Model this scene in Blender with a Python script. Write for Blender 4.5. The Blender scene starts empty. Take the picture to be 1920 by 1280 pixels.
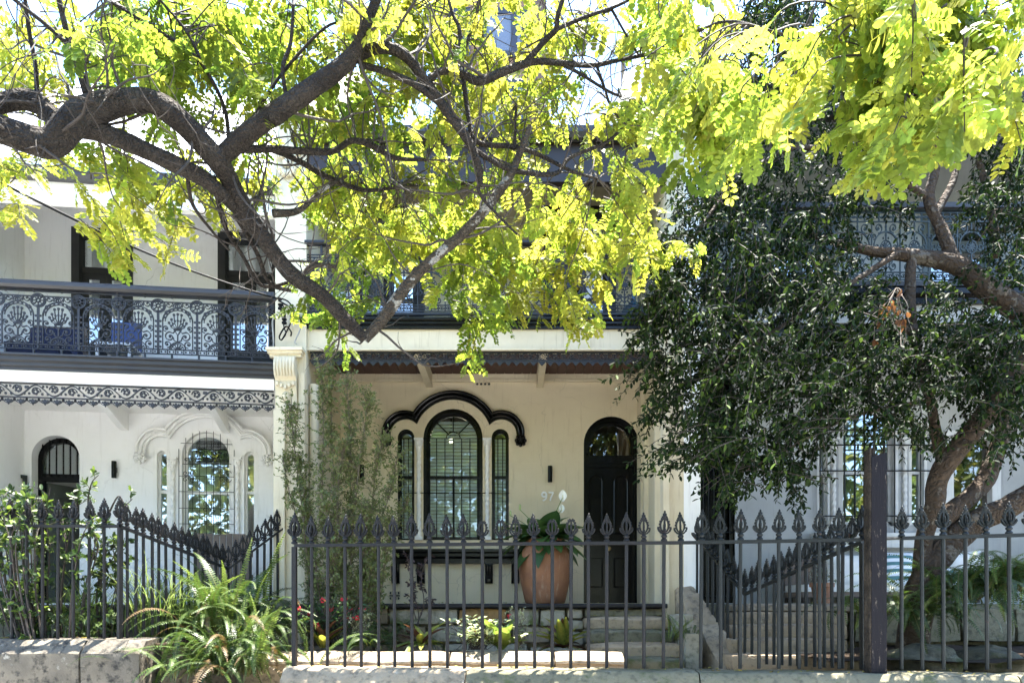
import bpy, bmesh, math, random
import numpy as np
from mathutils import Vector, Matrix, noise

# ---------------------------------------------------------------- camera, sky, sun
SC = bpy.context.scene
COL = SC.collection
F, HZ, CX = 1331.0, 1130.0, 960.0            # focal length in photo pixels, horizon row, centre column
cam = bpy.data.objects.new('camera', bpy.data.cameras.new('camera'))
COL.objects.link(cam)
cam.location = (0, 0, 0)
cam.rotation_euler = (math.radians(90), 0, 0)
cam.data.sensor_width = 36
cam.data.lens = F / 1920 * 36
cam.data.shift_y = (HZ - 640) / 1920
cam.data.clip_end = 2000
SC.camera = cam

SUN_EL, SUN_AZ = math.radians(77), math.radians(47)
wd = bpy.data.worlds.new('World'); SC.world = wd; wd.use_nodes = True
nt = wd.node_tree
sky = nt.nodes.new('ShaderNodeTexSky'); sky.sky_type = 'NISHITA'; sky.sun_disc = False
sky.sun_elevation = SUN_EL; sky.sun_rotation = SUN_AZ; sky.dust_density = 0.3; sky.ozone_density = 2.0; sky.air_density = 1.0
bg = nt.nodes['Background']; bg.inputs['Strength'].default_value = 0.15
nt.links.new(sky.outputs[0], bg.inputs[0])
sun = bpy.data.objects.new('sun', bpy.data.lights.new('sun', 'SUN'))
COL.objects.link(sun)
sun.data.energy = 5.0; sun.data.angle = math.radians(0.5); sun.data.color = (1, .95, .86)
sdir = Vector((math.cos(SUN_EL)*math.sin(SUN_AZ), math.cos(SUN_EL)*math.cos(SUN_AZ), math.sin(SUN_EL)))
sun.rotation_euler = sdir.to_track_quat('Z', 'Y').to_euler()
vs = SC.view_settings
vs.view_transform = 'Standard'; vs.look = 'None'; vs.gamma = 1; vs.use_curve_mapping = False
vs.exposure = 2.95

# ---------------------------------------------------------------- helpers
R = random.Random(7)
NR = np.random.default_rng(11)
rad = math.radians
I4 = Matrix.Identity(4)
W = {}

def pt(px, py, D): return Vector(((px-CX)*D/F, D, (HZ-py)*D/F))

class Frame:
    def __init__(s, o, ang):
        s.M = Matrix.Translation(o) @ Matrix.Rotation(ang, 4, 'Z'); s.Mi = s.M.inverted()
    def hit(s, px, py, v):
        a = s.Mi @ Vector((0, 0, 0)); b = s.Mi @ pt(px, py, 1.0)
        t = (v - a.y) / (b.y - a.y); p = a + (b-a)*t
        return p.x, p.z

def tag(o, label=None, cat=None, group=None, kind=None):
    if label: o['label'] = label
    if cat: o['category'] = cat
    if group: o['group'] = group
    if kind: o['kind'] = kind
    return o

def put(name, data, parent=None, M=I4):
    o = bpy.data.objects.new(name, data); COL.objects.link(o)
    if parent is not None:
        o.parent = parent; o.matrix_parent_inverse = W[parent.name].inverted()
    o.matrix_basis = M; W[o.name] = M.copy()
    return o

def thing(name, loc, label, cat, group=None, rz=0):
    o = put(name, None, None, Matrix.Translation(loc) @ Matrix.Rotation(rz, 4, 'Z'))
    o.empty_display_size = .1
    return tag(o, label, cat, group)

def catmull(P, n=5, closed=False):
    P = [tuple(p) for p in P]; out = []; L = len(P)
    for i in range(L-1):
        p0, p1, p2, p3 = P[max(i-1, 0)], P[i], P[i+1], P[min(i+2, L-1)]
        for k in range(n):
            t = k/n
            out.append(tuple(.5*((2*b)+(-a+c)*t+(2*a-5*b+4*c-d)*t*t+(-a+3*b-3*c+d)*t**3) for a, b, c, d in zip(p0, p1, p2, p3)))
    out.append(P[-1]); return out

class MB:
    def __init__(s): s.v = []; s.f = []
    def add(s, v, f):
        n = len(s.v); s.v += [tuple(p) for p in v]; s.f += [tuple(i+n for i in q) for q in f]; return s
    def box(s, x0, x1, y0, y1, z0, z1):
        return s.add([(x0,y0,z0),(x1,y0,z0),(x1,y1,z0),(x0,y1,z0),(x0,y0,z1),(x1,y0,z1),(x1,y1,z1),(x0,y1,z1)],
                     [(0,3,2,1),(4,5,6,7),(0,1,5,4),(1,2,6,5),(2,3,7,6),(3,0,4,7)])
    def extrude(s, poly, vec):
        n = len(poly); vec = Vector(vec)
        v = [Vector(p) for p in poly] + [Vector(p)+vec for p in poly]
        return s.add(v, [tuple(range(n))[::-1], tuple(range(n, 2*n))] + [(i, (i+1) % n, n+(i+1) % n, n+i) for i in range(n)])
    def prism(s, xz, y0, y1): return s.extrude([(x, y0, z) for x, z in xz], (0, y1-y0, 0))
    def prismx(s, yz, x0, x1): return s.extrude([(x0, y, z) for y, z in yz], (x1-x0, 0, 0))
    def tube(s, path, r, n=6, jit=0, cap=True):
        P = [Vector(p) for p in path]; L = len(P)
        rr = r if hasattr(r, '__len__') else [r]*L
        up = Vector((0, 0, 1)); vs_ = []; fs = []; prev = None
        for i, p in enumerate(P):
            t = (P[min(i+1, L-1)] - P[max(i-1, 0)])
            t = t.normalized() if t.length > 1e-9 else Vector((0, 0, 1))
            if prev is None:
                a = t.cross(up)
                if a.length < .1: a = t.cross(Vector((1, 0, 0)))
            else: a = prev - t*prev.dot(t)
            a.normalize(); prev = a; b = t.cross(a)
            for k in range(n):
                th = 2*math.pi*k/n; q = rr[i]
                if jit:
                    q *= 1 + jit*noise.noise(Vector((p.x*6+math.cos(th)*1.7, p.y*6+math.sin(th)*1.7, p.z*6))) + .6*jit*abs(noise.noise(Vector((math.cos(th)*3.2+p.x*2.2, math.sin(th)*3.2+p.y*2.2, p.z*2.2)))) + .25*jit*noise.noise(Vector((p.x*23+math.cos(th)*4, p.y*23+math.sin(th)*4, p.z*23)))
                vs_.append(p + (a*math.cos(th)+b*math.sin(th))*q)
        for i in range(L-1):
            for k in range(n):
                fs.append((i*n+k, i*n+(k+1) % n, (i+1)*n+(k+1) % n, (i+1)*n+k))
        if cap: fs += [tuple(range(n))[::-1], tuple(range((L-1)*n, L*n))]
        return s.add(vs_, fs)
    def lathe(s, prof, n=16, c=(0, 0, 0), sx=1, sy=1):
        v = []; f = []
        for r, z in prof:
            for k in range(n):
                a = 2*math.pi*k/n; v.append((c[0]+r*math.cos(a)*sx, c[1]+r*math.sin(a)*sy, c[2]+z))
        for i in range(len(prof)-1):
            for k in range(n): f.append((i*n+k, i*n+(k+1) % n, (i+1)*n+(k+1) % n, (i+1)*n+k))
        f += [tuple(range(n))[::-1], tuple(range((len(prof)-1)*n, len(prof)*n))]
        return s.add(v, f)
    def blob(s, c, r, n=6):
        r = r if hasattr(r, '__len__') else (r, r, r)
        v = [(c[0], c[1], c[2]-r[2])]
        for zz, q in ((-.55, .83), (.55, .83)):
            for k in range(n):
                a = 2*math.pi*k/n; v.append((c[0]+r[0]*q*math.cos(a), c[1]+r[1]*q*math.sin(a), c[2]+r[2]*zz))
        v.append((c[0], c[1], c[2]+r[2]))
        f = [(0, 1+(k+1) % n, 1+k) for k in range(n)] + [(1+k, 1+(k+1) % n, 1+n+(k+1) % n, 1+n+k) for k in range(n)]
        f += [(1+n+k, 1+n+(k+1) % n, 2*n+1) for k in range(n)]
        return s.add(v, f)
    def stroke(s, P, w, y0, y1):
        L = len(P); v = []
        for i in range(L):
            a = P[max(i-1, 0)]; b = P[min(i+1, L-1)]
            tx, tz = b[0]-a[0], b[1]-a[1]; l = math.hypot(tx, tz) or 1
            nx, nz = -tz/l*w/2, tx/l*w/2
            x, z = P[i]
            v += [(x+nx, y0, z+nz), (x-nx, y0, z-nz), (x-nx, y1, z-nz), (x+nx, y1, z+nz)]
        f = []
        for i in range(L-1):
            o = i*4
            for k in range(4): f.append((o+k, o+(k+1) % 4, o+4+(k+1) % 4, o+4+k))
        f += [(3, 2, 1, 0), tuple(4*(L-1)+k for k in range(4))]
        return s.add(v, f)
    def band(s, A, B, y0, y1):
        n = len(A); v = [(x, y0, z) for x, z in A]+[(x, y0, z) for x, z in B]+[(x, y1, z) for x, z in A]+[(x, y1, z) for x, z in B]
        f = []
        for i in range(n-1):
            f += [(i, i+1, n+i+1, n+i), (2*n+i+1, 2*n+i, 3*n+i, 3*n+i+1), (i+1, i, 2*n+i, 2*n+i+1), (n+i, n+i+1, 3*n+i+1, 3*n+i)]
        f += [(0, n, 3*n, 2*n), (n-1, 3*n-1, 4*n-1, 2*n-1)]
        return s.add(v, f)
    def mesh(s, name, m, smooth=35):
        me = bpy.data.meshes.new(name); me.from_pydata(s.v, [], s.f); me.materials.append(m)
        bm = bmesh.new(); bm.from_mesh(me); bmesh.ops.recalc_face_normals(bm, faces=bm.faces); bm.to_mesh(me); bm.free()
        if smooth:
            me.polygons.foreach_set('use_smooth', [True]*len(me.polygons)); me.set_sharp_from_angle(angle=rad(smooth))
        return me
    def build(s, name, m, parent=None, M=I4, smooth=35, kind=None):
        a = np.array(s.v); c = Vector(((a[:, 0].min()+a[:, 0].max())/2, (a[:, 1].min()+a[:, 1].max())/2, a[:, 2].min()))
        s.v = [(p[0]-c.x, p[1]-c.y, p[2]-c.z) for p in s.v]
        o = put(name, s.mesh(name, m, smooth), parent, M @ Matrix.Translation(c))
        if kind: o['kind'] = kind
        return o

def arc(cx, cz, r, a0, a1, n=8):
    return [(cx+r*math.cos(rad(a0+(a1-a0)*i/n)), cz+r*math.sin(rad(a0+(a1-a0)*i/n))) for i in range(n+1)]
def spiral(cx, cz, r0, r1, a0, a1, n=12):
    return [(cx+(r0+(r1-r0)*i/n)*math.cos(rad(a0+(a1-a0)*i/n)), cz+(r0+(r1-r0)*i/n)*math.sin(rad(a0+(a1-a0)*i/n))) for i in range(n+1)]
def arch(uc, hw, zb, zs, n=18):
    return [(uc-hw, zb)] + arc(uc, zs, hw, 180, 0, n) + [(uc+hw, zb)]

# ---------------------------------------------------------------- materials
def nodes(name):
    m = bpy.data.materials.new(name); m.use_nodes = True
    t = m.node_tree; return m, t, t.nodes['Principled BSDF']
def N(t, kind, **kw):
    n = t.nodes.new('ShaderNode'+kind)
    for k, v in kw.items():
        if k in n.inputs: n.inputs[k].default_value = v
        else: setattr(n, k, v)
    return n
def pos(t): return N(t, 'NewGeometry').outputs['Position']
def mixc(t, fac, a, b):
    x = N(t, 'Mix', data_type='RGBA')
    for i, v in ((0, fac), (6, a), (7, b)):
        if hasattr(v, 'links'): t.links.new(v, x.inputs[i])
        else: x.inputs[i].default_value = v if i == 0 else (*v, 1)
    return x.outputs[2]
def ramp(t, src, lo, hi):
    r = N(t, 'MapRange', clamp=True); r.inputs[1].default_value = lo; r.inputs[2].default_value = hi
    t.links.new(src, r.inputs[0]); return r.outputs[0]
def ntex(t, scale, detail=6, vec=None, rough=.6):
    n = N(t, 'TexNoise', Scale=scale, Detail=detail, Roughness=rough)
    t.links.new(vec if vec else pos(t), n.inputs['Vector']); return n.outputs[0]
def stretch(t, s):
    m = N(t, 'Mapping'); m.inputs['Scale'].default_value = s; t.links.new(pos(t), m.inputs['Vector']); return m.outputs[0]
def bumpit(t, p, h, strength, dist=.01):
    b = N(t, 'Bump', Strength=strength, Distance=dist); t.links.new(h, b.inputs['Height']); t.links.new(b.outputs[0], p.inputs['Normal'])

def mat(name, c, c2=None, rough=.6, scale=4, bump=.15, bscale=60, spec=.5, metal=0, streak=None, lo=.35, hi=.7, rust=None):
    m, t, p = nodes(name)
    p.inputs['Roughness'].default_value = rough; p.inputs['Specular IOR Level'].default_value = spec; p.inputs['Metallic'].default_value = metal
    c2 = c2 or tuple(x*.82 for x in c)
    col = mixc(t, ramp(t, ntex(t, scale), lo, hi), c, c2)
    if streak:                                     # rain streaks and grime of its own shape
        col = mixc(t, ramp(t, ntex(t, 3, 5, stretch(t, (9, 9, .7))), .56, .8), col, streak)
    if rust: col = mixc(t, ramp(t, ntex(t, 11, 7, None, .7), .63, .69), col, rust)
    t.links.new(col, p.inputs['Base Color'])
    if bump: bumpit(t, p, ntex(t, bscale, 4), bump)
    return m

def stone_mat(name, c, c2, dark, light=(.5, .5, .44), moss=None):
    m, t, p = nodes(name); p.inputs['Roughness'].default_value = .9; p.inputs['Specular IOR Level'].default_value = .2
    col = mixc(t, ramp(t, ntex(t, 2.3), .35, .68), c, c2)
    col = mixc(t, ramp(t, ntex(t, 14, 6), .5, .68), col, dark)
    col = mixc(t, ramp(t, ntex(t, 5.5, 8, None, .75), .6, .68), col, light)
    if moss: col = mixc(t, ramp(t, ntex(t, 3.1, 7, None, .7), .53, .64), col, moss)
    t.links.new(col, p.inputs['Base Color'])
    a = N(t, 'Math', operation='ADD'); t.links.new(ntex(t, 45, 5), a.inputs[0]); t.links.new(ntex(t, 9, 3), a.inputs[1])
    bumpit(t, p, a.outputs[0], .55, .02); return m

def bark_mat(name, c, c2, fis=(30, 30, 30), st=.9, patch=None):
    m, t, p = nodes(name); p.inputs['Roughness'].default_value = .85; p.inputs['Specular IOR Level'].default_value = .25
    w = ntex(t, 7, 6, stretch(t, (1, 1, 1)), .7)
    v = N(t, 'TexVoronoi', Scale=1.0, feature='DISTANCE_TO_EDGE'); 
    mp = N(t, 'Mapping'); mp.inputs['Scale'].default_value = fis
    wv = N(t, 'VectorMath', operation='ADD'); t.links.new(pos(t), wv.inputs[0])
    sc = N(t, 'VectorMath', operation='SCALE'); sc.inputs['Scale'].default_value = .12
    nn = N(t, 'TexNoise', Scale=9.0, Detail=4); t.links.new(pos(t), nn.inputs['Vector'])
    t.links.new(nn.outputs['Color'], sc.inputs[0]); t.links.new(sc.outputs[0], wv.inputs[1])
    t.links.new(wv.outputs[0], mp.inputs['Vector']); t.links.new(mp.outputs[0], v.inputs['Vector'])
    col = mixc(t, ramp(t, w, .35, .65), c, c2)
    if patch: col = mixc(t, ramp(t, ntex(t, 7, 4), .58, .61), col, patch)
    t.links.new(col, p.inputs['Base Color'])
    a = N(t, 'Math', operation='ADD'); t.links.new(ramp(t, v.outputs['Distance'], 0, .35), a.inputs[0]); t.links.new(ntex(t, 50, 5), a.inputs[1])
    bumpit(t, p, a.outputs[0], st, .045); return m

def leaf_mat(name, trans=.5, rough=.4, spec=.5, tcol=1.0):
    m, t, p = nodes(name)
    a = N(t, 'VertexColor', layer_name='col')
    p.inputs['Roughness'].default_value = rough; p.inputs['Specular IOR Level'].default_value = spec
    vc = N(t, 'VectorMath', operation='SCALE'); t.links.new(a.outputs[0], vc.inputs[0]); mr = N(t, 'MapRange'); mr.inputs[1].default_value = .3; mr.inputs[2].default_value = .7; mr.inputs[3].default_value = .72; mr.inputs[4].default_value = 1.18
    t.links.new(ntex(t, 55, 4), mr.inputs[0]); t.links.new(mr.outputs[0], vc.inputs['Scale'])
    t.links.new(vc.outputs[0], p.inputs['Base Color'])
    tr = N(t, 'BsdfTranslucent'); mul = N(t, 'VectorMath', operation='MULTIPLY')
    mul.inputs[1].default_value = (tcol, tcol, tcol*.75); t.links.new(vc.outputs[0], mul.inputs[0]); t.links.new(mul.outputs[0], tr.inputs[0])
    mx = N(t, 'MixShader'); mx.inputs[0].default_value = trans
    t.links.new(p.outputs[0], mx.inputs[1]); t.links.new(tr.outputs[0], mx.inputs[2])
    t.links.new(mx.outputs[0], t.nodes['Material Output'].inputs['Surface']); return m

def glass_mat(name, refl=.22, tint=(.9, .95, .95)):
    m, t, p = nodes(name)
    g = N(t, 'BsdfGlossy', Roughness=.015); g.inputs['Color'].default_value = (.95, .97, 1, 1)
    tr = N(t, 'BsdfTransparent'); tr.inputs['Color'].default_value = (*tint, 1)
    fr = N(t, 'Fresnel', IOR=1.5); ad = N(t, 'Math', operation='ADD', use_clamp=True); ad.inputs[1].default_value = refl
    t.links.new(fr.outputs[0], ad.inputs[0])
    b = N(t, 'Bump', Strength=.08, Distance=.02); t.links.new(ntex(t, 2.2, 1), b.inputs['Height']); t.links.new(b.outputs[0], g.inputs['Normal'])
    mx = N(t, 'MixShader'); t.links.new(ad.outputs[0], mx.inputs[0]); t.links.new(tr.outputs[0], mx.inputs[1]); t.links.new(g.outputs[0], mx.inputs[2])
    t.links.new(mx.outputs[0], t.nodes['Material Output'].inputs['Surface']); return m

def emit_mat(name, c, s):
    m, t, p = nodes(name); p.inputs['Emission Color'].default_value = (*c, 1); p.inputs['Emission Strength'].default_value = s; return m

def ashlar(name, c, c2, streak, k=.25):
    m = mat(name, c, c2, .75, 1.6, 0, streak=streak); t = m.node_tree; p = t.nodes['Principled BSDF']
    b = N(t, 'TexBrick', Scale=1.0); b.inputs['Mortar Size'].default_value = .006; b.inputs['Brick Width'].default_value = .95; b.inputs['Row Height'].default_value = .33
    b.inputs['Color1'].default_value = b.inputs['Color2'].default_value = (1, 1, 1, 1); b.inputs['Mortar'].default_value = (0, 0, 0, 1)
    cx = N(t, 'SeparateXYZ'); cb = N(t, 'CombineXYZ'); t.links.new(pos(t), cx.inputs[0])
    t.links.new(cx.outputs[0], cb.inputs[0]); t.links.new(cx.outputs[2], cb.inputs[1]); t.links.new(cb.outputs[0], b.inputs['Vector'])
    a = N(t, 'Math', operation='MULTIPLY_ADD'); a.inputs[1].default_value = .6
    t.links.new(ntex(t, 30, 5), a.inputs[0]); t.links.new(b.outputs[0], a.inputs[2])
    old = p.inputs['Base Color'].links[0].from_socket                 # hairline cracks and patchy grime
    v = N(t, 'TexVoronoi', Scale=.9, feature='DISTANCE_TO_EDGE'); wv = N(t, 'VectorMath', operation='ADD'); nn = N(t, 'TexNoise', Scale=2.5, Detail=6); sc = N(t, 'VectorMath', operation='SCALE'); sc.inputs['Scale'].default_value = .5
    t.links.new(pos(t), nn.inputs['Vector']); t.links.new(nn.outputs['Color'], sc.inputs[0]); t.links.new(pos(t), wv.inputs[0]); t.links.new(sc.outputs[0], wv.inputs[1]); t.links.new(wv.outputs[0], v.inputs['Vector'])
    ln = N(t, 'Math', operation='MULTIPLY'); t.links.new(ramp(t, v.outputs['Distance'], .006, .001), ln.inputs[0]); t.links.new(ramp(t, ntex(t, 1.1, 2), .45, .6), ln.inputs[1])
    hf = N(t, 'Math', operation='MULTIPLY'); hf.inputs[1].default_value = .55; t.links.new(ln.outputs[0], hf.inputs[0])
    c3 = mixc(t, hf.outputs[0], old, tuple(x*.45 for x in streak)); g = N(t, 'Math', operation='MULTIPLY'); g.inputs[1].default_value = .35
    t.links.new(ramp(t, ntex(t, 1.7, 8, None, .75), .52, .68), g.inputs[0]); t.links.new(mixc(t, g.outputs[0], c3, streak), p.inputs['Base Color'])
    bumpit(t, p, a.outputs[0], k, .008); return m

MT = dict(
 cream=ashlar('cream_render', (.69, .60, .43), (.63, .54, .375), (.53, .44, .29)),
 creamp=mat('cream_paint', (.66, .58, .42), (.58, .50, .35), .65, 3, .2, 35, streak=(.46, .38, .25)),
 white=ashlar('white_render', (.87, .865, .855), (.83, .825, .815), (.73, .72, .70), .15),
 whitep=mat('white_paint', (.86, .85, .825), (.80, .79, .765), .55, 3, .1, 30, streak=(.62, .61, .58)),
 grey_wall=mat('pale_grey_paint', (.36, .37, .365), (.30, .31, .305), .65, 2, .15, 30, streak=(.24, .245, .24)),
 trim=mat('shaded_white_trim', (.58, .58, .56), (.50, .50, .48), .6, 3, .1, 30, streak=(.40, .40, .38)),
 black=mat('black_gloss_paint', (.003, .003, .0033), (.005, .005, .005), .2, 10, .05, 80, spec=.25),
 iron=mat('charcoal_iron_paint', (.0065, .0065, .008), (.013, .011, .011), .42, 26, .4, 120, spec=.3, rust=(.035, .014, .008)),
 irong=mat('green_black_iron_paint', (.004, .006, .006), (.010, .012, .011), .42, 26, .4, 120, spec=.3, rust=(.035, .014, .008)),
 lace=mat('slate_grey_cast_iron', (.022, .022, .026), (.017, .017, .019), .55, 12, .2, 90),
 lace2=mat('blue_black_cast_iron', (.010, .0105, .015), (.007, .0075, .010), .5, 12, .2, 90),
 lace3=mat('teal_black_cast_iron', (.03, .05, .055), (.02, .03, .035), .45, 12, .2, 90),
 mould=mat('slate_grey_gloss_moulding', (.026, .026, .030), (.034, .033, .034), .45, 6, .1, 60),
 soffit=mat('dark_red_soffit_board', (.075, .028, .020), (.045, .02, .016), .55, 8, .2, 60),
 brownp=mat('dark_brown_paint', (.02, .012, .010), (.014, .009, .008), .5, 6, .15, 60),
 brownroof=mat('brown_roof_board', (.028, .016, .013), (.018, .011, .010), .6, 6, .15, 60),
 iron_roof=mat('galvanised_roof_iron', (.62, .63, .65), (.48, .49, .5), .42, 3, .1, 30, metal=.25, streak=(.3, .3, .31)),
 sand=stone_mat('sandstone', (.36, .275, .18), (.28, .21, .135), (.17, .135, .095), (.40, .34, .25)),
 sandp=stone_mat('pale_sandstone', (.33, .265, .185), (.25, .195, .135), (.14, .115, .085), (.38, .34, .27)),
 sandw=stone_mat('weathered_sandstone', (.18, .155, .12), (.09, .08, .065), (.03, .028, .025), (.28, .265, .23)),
 sandg=stone_mat('lichened_sandstone', (.18, .16, .105), (.13, .12, .08), (.075, .07, .05), (.27, .26, .21), (.075, .085, .035)),
 sandm=stone_mat('mossy_whitewashed_stone', (.38, .345, .27), (.30, .27, .205), (.17, .155, .115), (.46, .43, .36), (.10, .115, .04)),
 sando=stone_mat('ochre_sandstone', (.36, .22, .09), (.27, .16, .07), (.18, .11, .05), (.4, .28, .14)),
 soil=mat('garden_soil', (.045, .032, .022), (.02, .015, .011), .95, 14, 1, 40, spec=.1),
 concrete=mat('footpath_concrete', (.48, .47, .44), (.40, .39, .37), .85, 3, .3, 60),
 asphalt=mat('road_asphalt', (.13, .13, .13), (.10, .10, .10), .85, 3, .5, 120),
 ground=mat('ground_earth', (.12, .115, .07), (.08, .085, .04), .95, 1, .3, 20),
 terra=mat('terracotta', (.30, .135, .065), (.20, .09, .05), .7, 5, .35, 25, streak=(.40, .27, .19)),
 timber=mat('weathered_timber_board', (.17, .125, .095), (.10, .075, .06), .8, 6, .3, 50, streak=(.23, .18, .14)),
 board_d=mat('dark_timber', (.03, .022, .018), (.05, .035, .025), .6, 6, .3, 50),
 slat=mat('white_shutter_paint', (.82, .82, .79), (.76, .76, .73), .5, 3, 0),
 dark=mat('dark_interior', (.02, .02, .02), (.03, .03, .03), .8, 3, 0),
 floor_d=mat('dark_floor', (.05, .04, .035), None, .6, 3, 0),
 greydoor=mat('grey_green_door_paint', (.10, .115, .10), (.08, .09, .08), .4, 3, .1),
 curtain=mat('pale_curtain', (.6, .58, .53), (.45, .44, .40), .9, 6, 0),
 cable=mat('black_cable', (.004, .004, .004), None, .7, 5, 0, spec=.2),
 cablew=mat('grey_cable', (.35, .34, .31), None, .5, 5, 0),
 cushw=mat('white_cushion_fabric', (.72, .71, .67), (.64, .63, .6), .9, 5, .2, 120),
 blue=mat('blue_fabric', (.06, .09, .22), (.045, .07, .17), .9, 5, .1, 80),
 navy=mat('navy_fabric', (.02, .025, .06), None, .9, 5, .1, 80),
 brass=mat('aged_brass', (.30, .22, .11), (.2, .15, .08), .35, 20, .1, 80, metal=1),
 plaster=mat('white_plastic', (.90, .90, .88), None, .4, 5, 0),
 glass=glass_mat('window_glass', .15), glassc=glass_mat('shutter_window_glass', .025), glassd=glass_mat('fanlight_glass', .08, (.6, .5, .45)),
 bulb=emit_mat('lit_bulb', (1, .85, .6), 3),
 bark=bark_mat('dark_fissured_bark', (.032, .024, .019), (.072, .058, .046), (30, 30, 30), 1.0),
 bark2=bark_mat('smooth_brown_bark', (.085, .058, .038), (.045, .032, .022), (14, 14, 14), .7, (.14, .115, .088)),
 barkl=bark_mat('lichen_patched_bark', (.07, .052, .038), (.12, .10, .075), (26, 26, 26), 1, (.42, .40, .36)),
 twig=mat('twig_bark', (.03, .022, .017), (.055, .043, .034), .8, 20, .3, 80),
 twigp=mat('pale_twig', (.14, .11, .08), (.09, .07, .05), .8, 20, .3, 80),
 gold=leaf_mat('golden_leaf', .66, .45, .25, 1.3), dleaf=leaf_mat('dark_glossy_leaf', .22, .55, .06),
 gleaf=leaf_mat('soft_green_leaf', .35, .45, .4, 1.1), petal=leaf_mat('petal', .35, .6, .3),
)
# ---------------------------------------------------------------- setting: ground, footpath, road, garden earth
def U(px, D): return (px-CX)*D/F
def Z(py, D): return (HZ-py)*D/F
GZ = -1.5
def sheet(name, x0, x1, y0, y1, z, m, cell=None):
    b = MB(); b.add([(x0, y0, z), (x1, y0, z), (x1, y1, z), (x0, y1, z)], [(0, 1, 2, 3)])
    o = b.build(name, m, smooth=0); o['kind'] = 'structure'; return o
sheet('ground', -300, 300, -300, 300, GZ-.02, MT['ground'])
sheet('footpath', -40, 40, 2.3, 7.4, GZ, MT['concrete'])
b = MB(); b.box(-40, 40, 2.12, 2.3, GZ-.2, GZ-.002); b.build('kerb', MT['concrete'], smooth=0)['kind'] = 'structure'
sheet('road', -40, 40, -7.0, 2.12, GZ-.015, MT['asphalt'])
sheet('far_footpath', -40, 40, -10, -7.0, GZ-.01, MT['concrete'])

def stone(name, x0, x1, y0, y1, z0, z1, m, parent=None, M=I4, bev=.014, jit=.008, cuts=2):
    bm = bmesh.new(); bmesh.ops.create_cube(bm, size=1)
    bmesh.ops.subdivide_edges(bm, edges=bm.edges[:], cuts=cuts, use_grid_fill=True)
    sx, sy, sz = x1-x0, y1-y0, z1-z0
    for q in bm.verts:
        c = [q.co.x*sx, q.co.y*sy, q.co.z*sz]; h = [sx/2, sy/2, sz/2]
        n = sum(1 for a, e in zip(c, h) if abs(abs(a)-e) < 1e-6)
        if n > 1:
            for i in range(3):
                if abs(abs(c[i])-h[i]) < 1e-6: c[i] -= math.copysign(bev*(.55 if n == 2 else .8), c[i])
        w = Vector((c[0]+x0, c[1]+y0, c[2]+z0))*4.3
        q.co = Vector(c) + Vector((noise.noise(w), noise.noise(w+Vector((9, 2, 5))), noise.noise(w+Vector((3, 8, 1)))))*jit
    me = bpy.data.meshes.new(name); bm.to_mesh(me); bm.free(); me.materials.append(m)
    me.polygons.foreach_set('use_smooth', [True]*len(me.polygons)); me.set_sharp_from_angle(angle=rad(40))
    return put(name, me, parent, M @ Matrix.Translation(((x0+x1)/2, (y0+y1)/2, (z0+z1)/2)))

# ---------------------------------------------------------------- shared house parts
def wall(u0, u1, z0, z1, v, ops, b=None):
    b = b or MB(); us = {u0, u1}
    for o in ops:
        us |= {o[0]-o[1], o[0]+o[1]}
        if len(o) == 4: us |= {p[0] for p in arc(o[0], o[3], o[1], 180, 0, 24)}
    us = sorted(us)
    for a, c in zip(us, us[1:]):
        if c-a < 1e-6: continue
        m = (a+c)/2; hit = [o for o in ops if o[0]-o[1] < m < o[0]+o[1]]
        if not hit: b.add([(a, v, z0), (c, v, z0), (c, v, z1), (a, v, z1)], [(0, 1, 2, 3)]); continue
        o = hit[0]
        top = (lambda x: o[3]+math.sqrt(max(0, o[1]**2-(x-o[0])**2))) if len(o) == 4 else (lambda x: o[3])
        if o[2] > z0+1e-4: b.add([(a, v, z0), (c, v, z0), (c, v, o[2]), (a, v, o[2])], [(0, 1, 2, 3)])
        b.add([(a, v, top(a)), (c, v, top(c)), (c, v, z1), (a, v, z1)], [(0, 1, 2, 3)])
    return b

def twist_column(name, u, v, z0, z1, r, m, parent, M):
    b = MB(); n, k = 12, 70; vv = []; ff = []
    for i in range(k+1):
        z = z0+(z1-z0)*i/k; t = i/k
        for j in range(n):
            a = 2*math.pi*j/n
            q = r*(1+.16*math.cos(3*(a-(z-z0)*22))) if .05 < t < .86 else r*(1.35 if t <= .05 else 1.0)
            if t > .86: q = r*(1+(t-.86)/.14*1.1+.15*math.cos(5*a+i)*(t-.86)/.14)
            vv.append((u+q*math.cos(a), v+q*math.sin(a), z))
    for i in range(k):
        for j in range(n): ff.append((i*n+j, i*n+(j+1) % n, (i+1)*n+(j+1) % n, (i+1)*n+j))
    b.add(vv, ff)
    b.box(u-r*2.2, u+r*2.2, v-r*2.2, v+r*2.2, z1, z1+.03); b.box(u-r*1.8, u+r*1.8, v-r*1.8, v+r*1.8, z0-.05, z0)
    h = z1-z0
    for j in range(6):
        a = 2*math.pi*j/6+.3; b.blob((u+r*1.5*math.cos(a), v+r*1.5*math.sin(a), z1-.05), (.016, .016, .03))
        b.blob((u+r*1.15*math.cos(a+.5), v+r*1.15*math.sin(a+.5), z1-.11), (.014, .014, .025))
    return b.build(name, m, parent, M, 50)

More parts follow.
